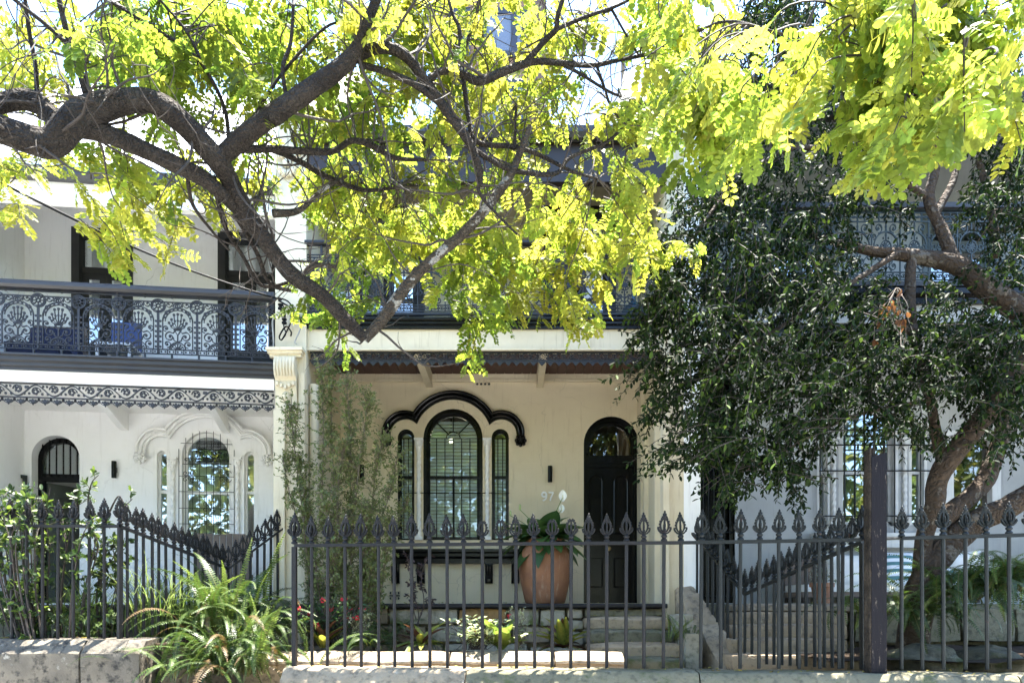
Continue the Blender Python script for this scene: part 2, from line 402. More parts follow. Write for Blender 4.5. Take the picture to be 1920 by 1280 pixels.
def light(H, fr, v, spec, mf, mr, rv=.035, sw=.05, mid=None, mullion=False, glass='glass', name='window'):
    uc, hw, zb, zs = spec
    b = MB(); b.band(arch(uc, hw, zb, zs), arch(uc, hw-rv, zb+.02, zs), v-.004, v+.16)
    w = b.build(name, mr, H, fr.M)
    h2 = hw-rv
    b = MB(); b.band(arch(uc, h2, zb, zs), arch(uc, h2-sw, zb+sw, zs), v+.075, v+.125); b.box(uc-h2, uc+h2, v+.075, v+.125, zb, zb+sw*1.3)
    b.build('frame', mf, w, fr.M)
    if mid is not None:
        b = MB(); b.box(uc-h2+.002, uc+h2-.002, v+.068, v+.13, mid-.022, mid+.022); b.build('meeting_rail', mf, w, fr.M)
    if mullion:
        b = MB(); b.box(uc-.014, uc+.014, v+.08, v+.12, zb+sw, (mid or zs)-.02); b.build('mullion', mf, w, fr.M)
    g = arch(uc, h2-sw+.004, zb+sw, zs)
    for z0, z1 in (((zb+sw, mid-.02), (mid+.02, 99)) if mid is not None else ((zb+sw, 99),)):
        if z1 < 90: poly = [(uc-h2+sw-.004, z0), (uc-h2+sw-.004, z1), (uc+h2-sw+.004, z1), (uc+h2-sw+.004, z0)]
        else: poly = [(uc-h2+sw-.004, z0)] + arc(uc, zs, h2-sw+.004, 180, 0, 16) + [(uc+h2-sw+.004, z0)]
        b = MB(); b.prism(poly, v+.098, v+.104); b.build('pane', MT[glass], w, fr.M, 0)
    return w

def slats(parent, fr, v, uc, hw, z0, z1, step, zs=None, m=None):
    b = MB(); c, s = math.cos(.95), math.sin(.95); a = .021
    b.add([(-1, -a*c, -a*s), (1, -a*c, -a*s), (1, a*c, a*s), (-1, a*c, a*s), (-1, -a*c, -a*s+.007), (1, -a*c, -a*s+.007), (1, a*c, a*s+.007), (-1, a*c, a*s+.007)],
          [(0,3,2,1),(4,5,6,7),(0,1,5,4),(1,2,6,5),(2,3,7,6),(3,0,4,7)])
    me = b.mesh('shutter_slat', m or MT['slat'], 0); z = z0
    while z < z1:
        h = hw if zs is None or z < zs else math.sqrt(max(1e-4, hw**2-(z-zs)**2))
        if h > .04: put('shutter_slat', me, parent, fr.M @ Matrix.Translation((uc, v, z)) @ Matrix.Diagonal((h, 1, 1, 1)))
        z += step

def bar_mesh(m, name='grille_bar', r=.0065):
    b = MB(); b.lathe([(r, 0), (r, 1)], 6); return b.mesh(name, m, 50)
def bars(parent, fr, me, lst, name='grille_bar'):
    for (u0, v0, z0), (u1, v1, z1) in lst:
        d = Vector((u1-u0, v1-v0, z1-z0))
        put(name, me, parent, fr.M @ Matrix.Translation((u0, v0, z0)) @ d.to_track_quat('Z', 'Y').to_matrix().to_4x4() @ Matrix.Diagonal((1, 1, d.length, 1)))

def hood(H, fr, v, c0, R0, cl, cr, r1, m, drop=.02):
    def path(d):
        R, r = R0+d, r1+d
        def inter(c, side):
            dx, dz = c[0]-c0[0], c[1]-c0[1]; L = math.hypot(dx, dz)
            a = (R*R-r*r+L*L)/(2*L); h = math.sqrt(max(0, R*R-a*a))
            ps = [(c0[0]+a*dx/L+k*h*dz/L, c0[1]+a*dz/L-k*h*dx/L) for k in (1, -1)]
            return max(ps, key=lambda p: p[1])
        pl, pr = inter(cl, -1), inter(cr, 1)
        al = math.degrees(math.atan2(pl[1]-cl[1], pl[0]-cl[0])); bl = math.degrees(math.atan2(pl[1]-c0[1], pl[0]-c0[0]))
        br = math.degrees(math.atan2(pr[1]-c0[1], pr[0]-c0[0])); ar = math.degrees(math.atan2(pr[1]-cr[1], pr[0]-cr[0]))
        return [(cl[0]-r, cl[1]-drop)]+arc(cl[0], cl[1], r, 180, al, 12)+arc(c0[0], c0[1], R, bl, br, 26)[1:]+arc(cr[0], cr[1], r, ar, 0, 12)[1:]+[(cr[0]+r, cr[1]-drop)]
    b = MB()
    for d0, d1, p in ((-.055, -.028, .030), (-.0285, .0, .062), (-.0005, .024, .045), (.0235, .056, .075)):
        b.band(path(d1), path(d0), v-p, v+.01)
    for d, rr, p in ((-.014, .017, .058), (.040, .020, .072), (.010, .010, .046)):
        b.tube([(x, v-p, z) for x, z in path(d)], rr, 6)
    o = b.build('hood_mould', m, H, fr.M, 30)
    for c, s in ((cl, -1), (cr, 1)):
        q = MB(); x, z = c[0]+s*r1, c[1]-drop-.07
        q.blob((x, v-.05, z), (.05, .06, .05), 8)
        for k in range(8):
            a = 2*math.pi*k/8; q.blob((x+.062*math.cos(a), v-.045, z+.062*math.sin(a)), (.03, .035, .03), 5)
        for k in range(5):
            a = 2*math.pi*k/5+.3; q.blob((x+.028*math.cos(a), v-.098, z+.028*math.sin(a)), (.017, .02, .017), 5)
        q.build('rosette', m, o, fr.M, 60)
    return o

# lace panels, cast iron -------------------------------------------------------------
def lace_left():
    m = MB(); S = lambda p, w=.012: m.stroke(p, w, -.008, .008); B = lambda x, z, r=.014: m.blob((x, 0, z), (r, .011, r), 5)
    h = .215
    for z in (.004, .058, .632, .69): S([(-h, z), (h, z)])
    for s in (-1, 1):
        S([(s*(h-.006), 0), (s*(h-.006), .52)]); S([(s*.165, .058), (s*.165, .42)], .009)
        a = (90, 270) if s > 0 else (-90, 90)
        S(arc(s*h, .585, .078, *a, 10), .013); S(arc(s*h, .585, .062, *a, 10), .007); S(arc(s*h, .585, .022, *a, 5), .012)
        for k in range(5):
            t = rad(a[0]+(k+.0)*45); S([(s*h+.02*math.cos(t), .585+.02*math.sin(t)), (s*h+.075*math.cos(t), .585+.075*math.sin(t))], .008)
        S(spiral(s*.085, .215, .06, .012, 90 if s > 0 else 90, -330 if s > 0 else 510, 14), .010)
        S(spiral(s*.115, .125, .045, .010, 270, 270-s*420, 12), .009)
        S(spiral(s*.13, .315, .038, .010, 270, 270+s*420, 12), .009)
        S(spiral(s*.12, .50, .03, .01, 180 if s > 0 else 0, 180-s*400 if s > 0 else 360, 8), .008)
        S([(s*.02, .30), (s*.05, .26), (s*.10, .275)], .01); S([(0, .15), (s*.04, .17), (s*.05, .21)], .01)
        for k in range(6): B(s*.19, .09+.062*k, .016)
        B(s*.085, .215, .018); B(s*.115, .125, .015); B(s*.13, .315, .014); B(s*.05, .585, .013); B(s*.1, .61, .012)
        S(spiral(s*.10, .60, .035, .01, 180 if s > 0 else 0, 540 if s > 0 else -360, 9), .007)
    S(arc(0, .40, .165, 0, 180, 16), .013); S(arc(0, .40, .138, 0, 180, 14), .007)
    for k in range(9): t = rad(18*k+18); B(.152*math.cos(t), .40+.152*math.sin(t), .015)
    for t in (28, 50, 72, 90, 108, 130, 152):
        q = rad(t); l = .17 if 60 < t < 120 else .135
        S([(0, .30), (.5*l*math.cos(q)*1.2, .30+.45*l*math.sin(q)), (l*math.cos(q)*.8, .32+l*math.sin(q))], .008)
        B(l*math.cos(q)*.8, .32+l*math.sin(q), .019); B(.6*l*math.cos(q), .31+.6*l*math.sin(q), .016)
    S([(-.045, .30), (.045, .30)], .014); S([(-.03, .285), (0, .235), (.03, .285)], .012); S([(0, .235), (0, .15)], .012)
    S(arc(0, .058, .088, 0, 180, 12), .012); S(arc(0, .058, .07, 0, 180, 12), .006); S(arc(0, .058, .02, 0, 180, 5), .014)
    for t in (30, 60, 90, 120, 150): S([(.02*math.cos(rad(t)), .058+.02*math.sin(rad(t))), (.072*math.cos(rad(t)), .058+.072*math.sin(rad(t)))], .010)
    S(arc(0, .632, .06, 180, 360, 10), .009)
    for t in (210, 240, 270, 300, 330): S([(0, .632), (.055*math.cos(rad(t)), .632+.055*math.sin(rad(t)))], .009)
    for k in range(9): B(-.18+.045*k, .031, .013)
    for k in range(5): S([(-.2025+.09*k, 0), (-.2025+.09*k, .058)], .008)
    return m.mesh('lace_panel', MT['lace'], 0)

def lace_centre(mt):
    m = MB(); S = lambda p, w=.010: m.stroke(p, w, -.008, .008); B = lambda x, z, r=.013: m.blob((x, 0, z), (r, .011, r), 5)
    h = .169
    for z in (.004, .024, .095, .575, .66, .69): S([(-h, z), (h, z)])
    for x in (-.1267, -.0422, .0422, .1267):
        for a, c in ((.026, .575), (.095-.002, .66)):
            pass
        S(arc(x, .024, .05, 0, 180, 8), .007); S(arc(x, .095, .05, 180, 360, 8), .007)
        S(arc(x, .577, .05, 0, 180, 8), .007); S(arc(x, .66, .05, 180, 360, 8), .007); B(x, .06, .010); B(x, .618, .010)
    S([(0, .095), (0, .27)], .013); S([(0, .40), (0, .575)], .011)
    S(arc(0, .335, .145, 0, 360, 26), .012); S(arc(0, .335, .062, 0, 360, 16), .010); m.blob((0, 0, .335), (.018, .012, .018))
    for k in range(10): t = rad(36*k); S([(.012*math.cos(t), .335+.012*math.sin(t)), (.05*math.cos(t), .335+.05*math.sin(t))], .012)
    for s in (-1, 1):
        S([(s*h*.99, .095), (s*h*.99, .575)], .008)
        S(spiral(s*.085, .155, .055, .012, 90, 90+s*440, 14)); S(spiral(s*.05, .20, .03, .008, 270, 270+s*400, 10), .008)
        S(spiral(s*.09, .515, .05, .012, 270, 270-s*440, 14)); S(spiral(s*.105, .335, .036, .010, 180 if s > 0 else 0, 180+420 if s > 0 else -420, 12), .009)
        S(spiral(s*.145, .235, .03, .008, 90, 90+s*400, 10), .008); S(spiral(s*.145, .435, .03, .008, 270, 270-s*400, 10), .008)
        S([(0, .12), (s*.03, .15), (s*.07, .12)], .010)
        for x, z in ((.085, .155), (.09, .515), (.03, .25), (.03, .42), (.145, .335), (.06, .10)): B(s*x, z, .014)
    for z in (.14, .18, .22, .45, .49, .53): B(0, z, .017)
    return m.mesh('lace_panel', mt, 0)

def fringe_left():
    m = MB(); S = lambda p, w=.013: m.stroke(p, w, -.008, .008); B = lambda x, z, r=.014: m.blob((x, 0, z), (r, .011, r), 5)
    L = .39; S([(-L/2, -.006), (L/2, -.006)], .016); S([(-L/2, -.165), (L/2, -.165)], .014)
    S([(-L/2+L*i/20, -.085+.062*math.sin(2*math.pi*i/20)) for i in range(21)], .013)
    for s in (-1, 1):
        S(spiral(s*.10, -.085+s*.012, .055, .012, 180 if s > 0 else 0, 180-s*430 if s > 0 else 430, 14), .010)
        for k in range(5): t = 1.256*k; B(s*.10+.026*math.cos(t), -.085+s*.012+.026*math.sin(t), .017)
        B(s*.185, -.05, .02); B(s*.03, -.125, .018); B(s*.02, -.04, .016); B(s*.17, -.12, .016)
    for k in (-1, 0, 1):
        x = k*L/3; S(arc(x, -.17, .062, 180, 360, 8), .008)
        m.prism([(x-.026, -.205), (x, -.178), (x+.026, -.205), (x, -.252)], -.008, .008)
        for s in (-1, 1): B(x+s*.03, -.20, .014); m.prism([(x+s*.065-.012, -.185), (x+s*.065, -.17), (x+s*.065+.012, -.185), (x+s*.065, -.21)], -.008, .008)
    return m.mesh('fringe_panel', MT['lace'], 0)

def fringe_centre(mt):
    m = MB(); S = lambda p, w=.009: m.stroke(p, w, -.007, .007); L = .3
    for z in (-.004, -.018, -.098, -.112): S([(-L/2, z), (L/2, z)])
    for k in (-1, 0, 1):
        x = k*.1; S(arc(x, -.058, .036, 0, 360, 14), .008); S(spiral(x, -.058, .03, .006, 90, 500, 10), .006)
        m.blob((x+.05, 0, -.04), (.014, .01, .014), 5); m.blob((x+.05, 0, -.076), (.014, .01, .014), 5)
        m.prism([(x-.048, -.112), (x+.048, -.112), (x+.03, -.135), (x, -.165), (x-.03, -.135)], -.006, .006)
        m.prism([(x+.04, -.112), (x+.06, -.112), (x+.05, -.135)], -.006, .006)
    return m.mesh('fringe_panel', mt, 0)

LACE_L, LACE_C, LACE_R = lace_left(), lace_centre(MT['lace2']), lace_centre(MT['lace3'])
FR_L, FR_C, FR_R = fringe_left(), fringe_centre(MT['lace2']), fringe_centre(MT['lace3'])

def run(parent, name, me, fr, u0, u1, v, z, w, zs=1):
    n = max(1, round((u1-u0)/w)); st = (u1-u0)/n
    for i in range(n):
        put(name, me, parent, fr.M @ Matrix.Translation((u0+st*(i+.5), v, z)) @ Matrix.Diagonal((st/w, 1, zs, 1)))

def moulding(prof, u0, u1, name, m, parent, fr):
    b = MB(); b.prismx(prof, u0, u1); return b.build(name, m, parent, fr.M, 25)

def corrugated(name, m, parent, fr, u0, u1, prof, period=.076):
    n = int((u1-u0)/period*4); vv = []; ff = []; k = len(prof)
    for i in range(n+1):
        u = u0+(u1-u0)*i/n; d = .01*math.cos(i*math.pi/2)
        for v, z in prof: vv.append((u, v, z+d))
    for i in range(n):
        for j in range(k-1): ff.append((i*k+j, (i+1)*k+j, (i+1)*k+j+1, i*k+j+1))
    b = MB(); b.add(vv, ff); o = b.build(name, m, parent, fr.M, 80)
    return o

def air_vent(H, fr, u, v, z, m, w=.23, h=.12):
    b = MB(); b.band([(u-w/2, z-h/2), (u-w/2, z+h/2), (u+w/2, z+h/2), (u+w/2, z-h/2), (u-w/2, z-h/2)],
                     [(u-w/2+.012, z-h/2+.012), (u-w/2+.012, z+h/2-.012), (u+w/2-.012, z+h/2-.012), (u+w/2-.012, z-h/2+.012), (u-w/2+.012, z-h/2+.012)], v-.014, v+.002)
    for i in range(4):
        for j in range(2):
            b.stroke(arc(u-w/2+.032+i*(w-.064)/3, z-h/4+j*h/2, .024, 0, 360, 10), .009, v-.011, v-.003)
    o = b.build('air_vent', m, H, fr.M)
    q = MB(); q.box(u-w/2+.006, u+w/2-.006, v-.0025, v-.0015, z-h/2+.006, z+h/2-.006); q.build('backing', MT['dark'], o, fr.M, 0)
# ---------------------------------------------------------------- centre house (cream)
C = Frame((0, 0, 0), 0)
DF, DB = 10.0, 8.4
u0, u1 = -2.42, 1.82
H = thing('terrace_house', (-.3, DF, GZ), 'cream rendered terrace house with black hooded window and black arched front door', 'house')
CH = H
uz = lambda px, py, v=DF: (U(px, v), Z(py, v))
wc = (U(849.5, DF), 55.5*DF/F, Z(1012, DF), Z(822, DF))
wl = (U(761.5, DF), 15.5*DF/F, Z(1012, DF), Z(820, DF))
wr = (U(938, DF), 16*DF/F, Z(1012, DF), Z(820, DF))
dr = (U(1146, DF), 51.5*DF/F, 0, Z(832, DF))
wall(u0-.05, u1+.05, -.02, 3.36, DF, [wc, wl, wr, dr]).build('wall', MT['cream'], H, smooth=0)
b = MB(); b.box(u0, u1, 14, 14.2, GZ, 6); b.box(u0, u1, DF+.25, 14, 3.3, 3.4); b.build('back_wall', MT['creamp'], H, smooth=0)
b = MB(); b.box(u0, u1, DF+.005, 14, -.1, -.02); b.build('hall_floor', MT['floor_d'], H, smooth=0)
# party walls with their pilasters
def party(H, x0, x1, m, fr, ztop, zb, v0=8.35, name='party_wall'):
    b = MB(); b.prismx([(v0, zb), (v0, ztop), (v0+.6, ztop+.1), (11.5, ztop+2.6), (14.2, ztop+2.6), (14.2, zb)], x0, x1)
    return b.build(name, m, H, fr.M, 0)
pl = party(H, -2.785, u0, MT['creamp'], C, 6.0, GZ)
pr = party(H, u1, 2.02, MT['creamp'], C, 6.0, GZ, 8.35)
# left pilaster mouldings: cap, console, base, top shell
def console(H, x0, x1, v, ztop, m, fr, s=1.0):
    b = MB()
    for dz, h, p in ((0, .035, .13), (.035, .03, .105), (.065, .035, .075)):
        b.box(x0-p*.55, x1+p*.55, v-p, v+.02, ztop-dz-h, ztop-dz-.0005)
    o = b.build('capital', m, H, fr.M)
    q = MB(); y = v; z = ztop-.1
    prof = [(y+.01, z), (y-.10, z), (y-.125, z-.06*s), (y-.13, z-.14*s), (y-.11, z-.21*s), (y-.075, z-.245*s), (y-.06, z-.27*s), (y-.075, z-.31*s), (y-.06, z-.36*s), (y-.045, z-.42*s), (y-.03, z-.52*s), (y-.045, z-.58*s), (y-.02, z-.66*s), (y+.01, z-.68*s)]
    q.prismx(prof, x0+.02, x1-.02)
    w = x1-x0
    for k in range(7):                                   # fluted leaf front
        x = x0+.035+(w-.07)*k/6
        q.tube([(x, y-.10, z-.01), (x, y-.13, z-.08*s), (x, y-.135, z-.16*s), (x, y-.105, z-.23*s)], .013, 5)
    for k in range(5):
        x = x0+.05+(w-.1)*k/4; q.blob((x, y-.075, z-.31*s-.02*(2-abs(k-2))), (.026, .025, .035), 6)
    q.blob(((x0+x1)/2, y-.05, z-.45*s), (.05, .025, .07)); q.blob(((x0+x1)/2, y-.05, z-.58*s), (.035, .025, .05))
    q.build('bracket', m, o, fr.M, 40); return o
console(H, -2.785, -2.50, 8.35, Z(657, 8.35), MT['creamp'], C)
b = MB(); b.box(-2.79, -2.66, 8.30, 8.352, GZ, Z(770, 8.35)); b.box(-2.5, -2.43, 8.32, 8.352, GZ, Z(700, 8.35)); b.build('pilaster_strip', MT['creamp'], H)
q = MB(); zt = Z(300, 8.35)
q.box(-2.80, -2.47, 8.28, 8.352, zt+.1, zt+.14); q.box(-2.79, -2.48, 8.30, 8.352, zt+.06, zt+.0995)
for k in range(9): q.tube([(-2.76+k*.031, 8.32, zt+.06), (-2.76+k*.031, 8.30, zt)], .012, 5)
for k in range(7):
    a = rad(200+k*23.3); q.blob((-2.635+.1*math.cos(a), 8.315, zt-.06+.12*math.sin(a)), (.035, .03, .05))
q.blob((-2.635, 8.31, zt-.06), (.06, .03, .06)); q.build('shell_console', MT['creamp'], H, smooth=60)
b = MB(); b.lathe([(.055, 0), (.055, 3.0)], 12, (-2.36, 8.47, -.4)); b.lathe([(.07, 0), (.07, .05)], 12, (-2.36, 8.47, 1.2)); b.build('downpipe', MT['creamp'], H)
# right pilaster: blind arch on its inner side, and moulded capital
b = MB(); xr = u1-.02
ar = [(8.75, 0)]+[(9.15+.4*math.cos(rad(a)), 2.25+.4*math.sin(rad(a))) for a in range(180, -1, -12)]+[(9.55, 0)]
ar2 = [(8.82, 0)]+[(9.15+.33*math.cos(rad(a)), 2.25+.33*math.sin(rad(a))) for a in range(180, -1, -12)]+[(9.48, 0)]
n = len(ar); b.add([(xr-.04, y, z) for y, z in ar]+[(xr-.04, y, z) for y, z in ar2]+[(xr+.025, y, z) for y, z in ar]+[(xr+.025, y, z) for y, z in ar2],
    sum([[(i, i+1, n+i+1, n+i), (i+1, i, 2*n+i, 2*n+i+1), (n+i, n+i+1, 3*n+i+1, 3*n+i)] for i in range(n-1)], []))
b.build('blind_arch', MT['creamp'], H)
b = MB(); b.box(u1-.06, u1+.03, 9.72, DF-.002, -.02, 3.2); b.box(u1-.05, u1+.02, 8.30, 8.45, -.3, 3.0); b.build('pilaster_strip', MT['creamp'], H)

# window group
BK = MT['black']
w1 = light(H, C, DF, wc, BK, BK, .045, .04, Z(893, DF), True, 'glassc')
w2 = light(H, C, DF, wl, BK, BK, .022, .022, Z(893, DF), False, 'glassc')
w3 = light(H, C, DF, wr, BK, BK, .022, .022, Z(893, DF), False, 'glassc')
sl = wc[1]-.085
slats(w1, C, DF+.135, wc[0], sl+.01, wc[2]+.06, wc[3]+sl-.05, .049, wc[3])
for ww, w in ((w2, wl), (w3, wr)): slats(ww, C, DF+.135, w[0], w[1]-.036, w[2]+.05, w[3], .049)
# sunburst tracery in the arch
b = MB(); c0 = wc[0]; zs = wc[3]
for a in (45, 90, 135): b.stroke([(c0+.1*math.cos(rad(a)), zs+.1*math.sin(rad(a))), (c0+sl*math.cos(rad(a)), zs+sl*math.sin(rad(a)))], .016, DF+.02, DF+.035)
b.stroke(arc(c0, zs, .1, 0, 180, 12), .014, DF+.02, DF+.035); b.build('tracery', BK, w1)
gb = bar_mesh(BK); yv = DF+.01; L = []
for k in range(7): x = U(803+15.6*k, DF); L.append(((x, yv, wc[2]+.03), (x, yv, zs)))
for x in (761.5, 938): 
    for d in (-4.5, 4.5): L.append(((U(x+d, DF), yv, wc[2]+.03), (U(x+d, DF), yv, zs)))
for y in (822, 924): L.append(((U(746, DF), yv-.02, Z(y, DF)), (U(955, DF), yv-.02, Z(y, DF))))
bars(w1, C, gb, L)
for px in (785.5, 913.5): twist_column('column', U(px, DF), DF-.01, wc[2]+.05, zs-.03, .028, MT['whitep'], H, C.M)
k = DF/F
hood(H, C, DF, (wc[0], zs), 80*k, (U(761, DF), Z(815, DF)), (U(940, DF), Z(815, DF)), 36*k, BK)
# sill with brackets
b = MB(); zz = Z(1030, DF); b.prismx([(DF, zz), (DF-.16, zz), (DF-.16, zz-.04), (DF-.12, zz-.06), (DF-.12, zz-.1), (DF-.07, zz-.13), (DF-.07, zz-.2), (DF, zz-.2)], U(742, DF), U(984, DF))
sill = b.build('sill', BK, H, smooth=25)
for px in (743, 790, 917, 966):
    b = MB(); x = U(px, DF); b.prismx([(DF, zz-.2), (DF-.09, zz-.2), (DF-.10, zz-.27), (DF-.07, zz-.34), (DF-.08, zz-.42), (DF-.05, zz-.47), (DF, zz-.48)], x-.055, x+.055)
    for q in range(3): b.tube([(x-.035+.035*q, DF-.095, zz-.21), (x-.035+.035*q, DF-.105, zz-.28), (x-.035+.035*q, DF-.075, zz-.36)], .012, 5)
    b.blob((x, DF-.07, zz-.43), (.05, .035, .04)); b.build('bracket', BK, sill, smooth=40)
# front door
v = DF; uc, hw, zb, zs = dr
b = MB(); b.band(arch(uc, hw, 0, zs), arch(uc, hw-.05, 0, zs), v+.06, v+.22); b.band(arch(uc, hw-.0002, 0, zs), arch(uc, hw-.012, 0, zs), v-.002, v+.06)
fd = b.build('door', BK, H)
b = MB(); b.band(arch(uc, hw-.048, Z(851, v), zs), arch(uc, hw-.10, Z(848, v), zs), v+.1, v+.17); b.box(uc-hw+.05, uc+hw-.05, v+.09, v+.18, Z(873, v), Z(851, v)); b.box(uc-hw+.05, uc+hw-.05, v+.07, v+.1, Z(866, v), Z(860, v))
b.build('transom', BK, fd)
b = MB(); b.prism([(uc-hw+.1, Z(851, v))]+arc(uc, zs, hw-.1, 180, 0, 16)+[(uc+hw-.1, Z(851, v))], v+.13, v+.136); b.build('fanlight', MT['glassd'], fd, smooth=0)
b = MB(); b.box(uc-hw+.05, uc+hw-.05, v+.13, v+.175, .0, Z(873, v)-.002); b.build('leaf', BK, fd)
def panel(x0, x1, z0, z1, archd):
    xc, h = (x0+x1)/2, (x1-x0)/2
    P = (lambda d: arch(xc, h-d, z0+d, z1-h) + [(xc-h+d, z0+d)]) if archd else (lambda d: [(x0+d, z0+d), (x0+d, z1-d), (x1-d, z1-d), (x1-d, z0+d), (x0+d, z0+d)])
    b = MB(); b.band(P(0), P(.03), v+.108, v+.131)
    pts = P(.015); b.tube([(x, v+.108, z) for x, z in pts], .012, 6)
    b.prism(P(.055)[:-1], v+.118, v+.131); b.build('panel', BK, fd, smooth=30)
for a, c in ((1105, 1133), (1152, 1181)):
    panel(U(a, v), U(c, v), Z(1000, v), Z(887, v), True); panel(U(a, v), U(c, v), Z(1101, v), Z(1043, v), False)
b = MB(); kx, kz = U(1143, v), Z(1027, v)
b.tube([(kx, v+.13, kz), (kx, v+.10, kz)], .035, 12); b.tube([(kx, v+.10, kz), (kx, v+.085, kz), (kx, v+.07, kz), (kx, v+.05, kz), (kx, v+.045, kz)], [.015, .018, .032, .03, .012], 12); b.build('knob', MT['brass'], fd)
# number plate digits
for dx, pts_ in ((0, [arc(0, .090, .031, 0, 360, 20), catmull([(.031, .10), (.033, .06), (.022, .028), (-.004, .008), (-.022, .010)], 4)]), (.098, [[(-.036, .118), (.036, .118)], catmull([(.031, .118), (.014, .08), (-.004, .04), (-.012, 0)], 3)])):
    q = MB()
    for k_, p_ in enumerate(pts_): q.stroke([(x_+U(1020, DF)+dx, z_+Z(939, DF)) for x_, z_ in p_], .022, DF-.032-.003*k_, DF-.012-.003*k_)
    q.build('house_number', MT['plaster'], H, smooth=0)
b = MB(); b.box(U(1204, DF)-.06, U(1204, DF)-.02, DF-.05, DF-.001, Z(992, DF), Z(972, DF)); b.build('intercom', MT['plaster'], H)
air_vent(H, C, U(906, DF), DF, Z(716, DF), MT['creamp']); air_vent(H, C, U(740, DF), DF, Z(1116, DF), MT['creamp'], .17, .15)
# ceiling of the verandah: boards, cornice, two joists
bme = MB().box(-.058, .058, 0, DF-DB-.1, 0, .02).mesh('soffit_board', MT['soffit'], 0); x = u0+.06; i = 0
while x < u1-.05:
    put('soffit_board', bme, H, Matrix.Translation((x, DB+.09, 3.22+.003*(i % 2)))); x += .122; i += 1
moulding([(DF, 3.10), (DF-.05, 3.10), (DF-.05, 3.14), (DF-.03, 3.15), (DF-.03, 3.215), (DF, 3.215)], u0, u1, 'cornice', MT['creamp'], H, C)
for px in (805, 1012):
    x = U(px, DF); b = MB(); b.box(x-.045, x+.045, DB+.1, DF-.001, 3.03, 3.218); b.build('joist', MT['creamp'], H)
zb = Z(657, DB)
b = MB(); b.box(-2.46, u1, DB, DB+.12, zb, Z(618, DB)); b.box(-2.46, u1, DB-.02, DB, zb, zb+.03); b.build('balcony_beam', MT['creamp'], H)
zf = Z(600, DB)
moulding([(DB-.005, Z(618, DB)+.001), (DB-.03, Z(618, DB)+.001), (DB-.03, Z(613, DB)), (DB-.06, Z(610, DB)), (DB-.06, Z(606, DB)), (DB-.10, Z(604, DB)), (DB-.10, zf), (DB-.005, zf)], -2.49, u1+.03, 'floor_moulding', MT['black'], H, C)
b = MB(); b.box(-2.46, u1, DB, DF+.2, 3.245, zf); b.build('balcony_floor', MT['floor_d'], H, smooth=0)
run(H, 'fringe_panel', FR_C, C, -2.40, u1-.01, DB+.03, zb-.0, .3, 1.05)
# balcony railing
b = MB(); zr = Z(453, DB); b.prismx([(DB-.06, zr-.035), (DB-.06, zr-.01), (DB-.03, zr), (DB+.01, zr), (DB+.04, zr-.01), (DB+.04, zr-.035), (DB+.02, zr-.05), (DB-.04, zr-.05)], -2.44, u1)
rl = b.build('balcony_railing', MT['lace2'], H)
b = MB(); zl = Z(588, DB); b.box(-2.44, u1, DB-.03, DB+.01, zl-.025, zl); b.build('bottom_rail', MT['lace2'], rl)
run(rl, 'lace_panel', LACE_C, C, -2.42, u1, DB-.01, zl, .338, 1.0)
pm = MB().box(-.012, .012, -.012, .012, 0, 1).mesh('baluster', MT['lace2'], 0); x = -2.25
while x < u1:
    for a, c in ((zf, zl-.025), (zl+.69, zr-.05)): put('baluster', pm, rl, Matrix.Translation((x, DB-.01, a)) @ Matrix.Diagonal((1, 1, c-a, 1)))
    x += .51
# upper storey: wall, two french doors, raked ceiling, gutter, roof
d1 = (-1.75, .48, 3.36, 5.55, 'r'); d2 = (.95, .48, 3.36, 5.55, 'r')
wall(u0-.05, u1+.05, 3.36, 6.6, DF, [d1, d2]).build('upper_wall', MT['cream'], H, smooth=0)
def french(H, fr, v, d, mf, mc, curtain=True):
    uc, hw, zb, zt = d[:4]; b = MB()
    R4 = lambda e, t: [(uc-hw+e, zb), (uc-hw+e, zt-t), (uc+hw-e, zt-t), (uc+hw-e, zb)]
    b.band(R4(-.03, -.03), R4(.07, .07), v-.02, v+.16); b.box(uc-hw+.07, uc+hw-.07, v+.07, v+.13, zt-.55, zt-.47); o = b.build('french_door', mf, H, fr.M)
    for s in (-1, 1):
        x0, x1 = (uc-hw+.07, uc-.003) if s < 0 else (uc+.003, uc+hw-.07)
        q = MB(); o4 = lambda e, f: [(x0+e, zb+f), (x0+e, zt-.55-e), (x1-e, zt-.55-e), (x1-e, zb+f), (x0+e, zb+f)]
        q.band(o4(0, .02), o4(.07, .75), v+.08, v+.12); q.box(x0+.06, x1-.06, v+.09, v+.11, zb+.05, zb+.75); lf = q.build('leaf', mf, o, fr.M)
        q = MB(); q.box(x0+.06, x1-.06, v+.098, v+.103, zb+.74, zt-.6); q.build('pane', MT['glass'], o, fr.M, 0)
        if curtain:
            q = MB(); xs = [x0+.02+(x1-x0-.04)*.62*i/24 for i in range(25)]
            q.add([(x, v+.3+.03*math.sin(i*1.9), z) for z in (zb, zt) for i, x in enumerate(xs)], [(i, i+1, 26+i, 25+i) for i in range(24)]); q.build('curtain', mc, o, fr.M, 80)
    q = MB(); q.box(uc-hw+.06, uc+hw-.06, v+.098, v+.103, zt-.48, zt-.06); q.build('pane', MT['glass'], o, fr.M, 0)
    return o
french(H, C, DF, d1, MT['brownp'], MT['curtain'], False); french(H, C, DF, d2, MT['brownp'], MT['curtain'], False)
ze = Z(245, DB-.1)
bme = MB().add([(-.06, 0, 0), (.06, 0, 0), (.06, DF-DB, .5), (-.06, DF-DB, .5), (-.06, 0, .02), (.06, 0, .02), (.06, DF-DB, .52), (-.06, DF-DB, .52)], [(0,3,2,1),(4,5,6,7),(0,1,5,4),(1,2,6,5),(2,3,7,6),(3,0,4,7)]).mesh('eave_board', MT['brownroof'], 0)
x = u0+.06; i = 0
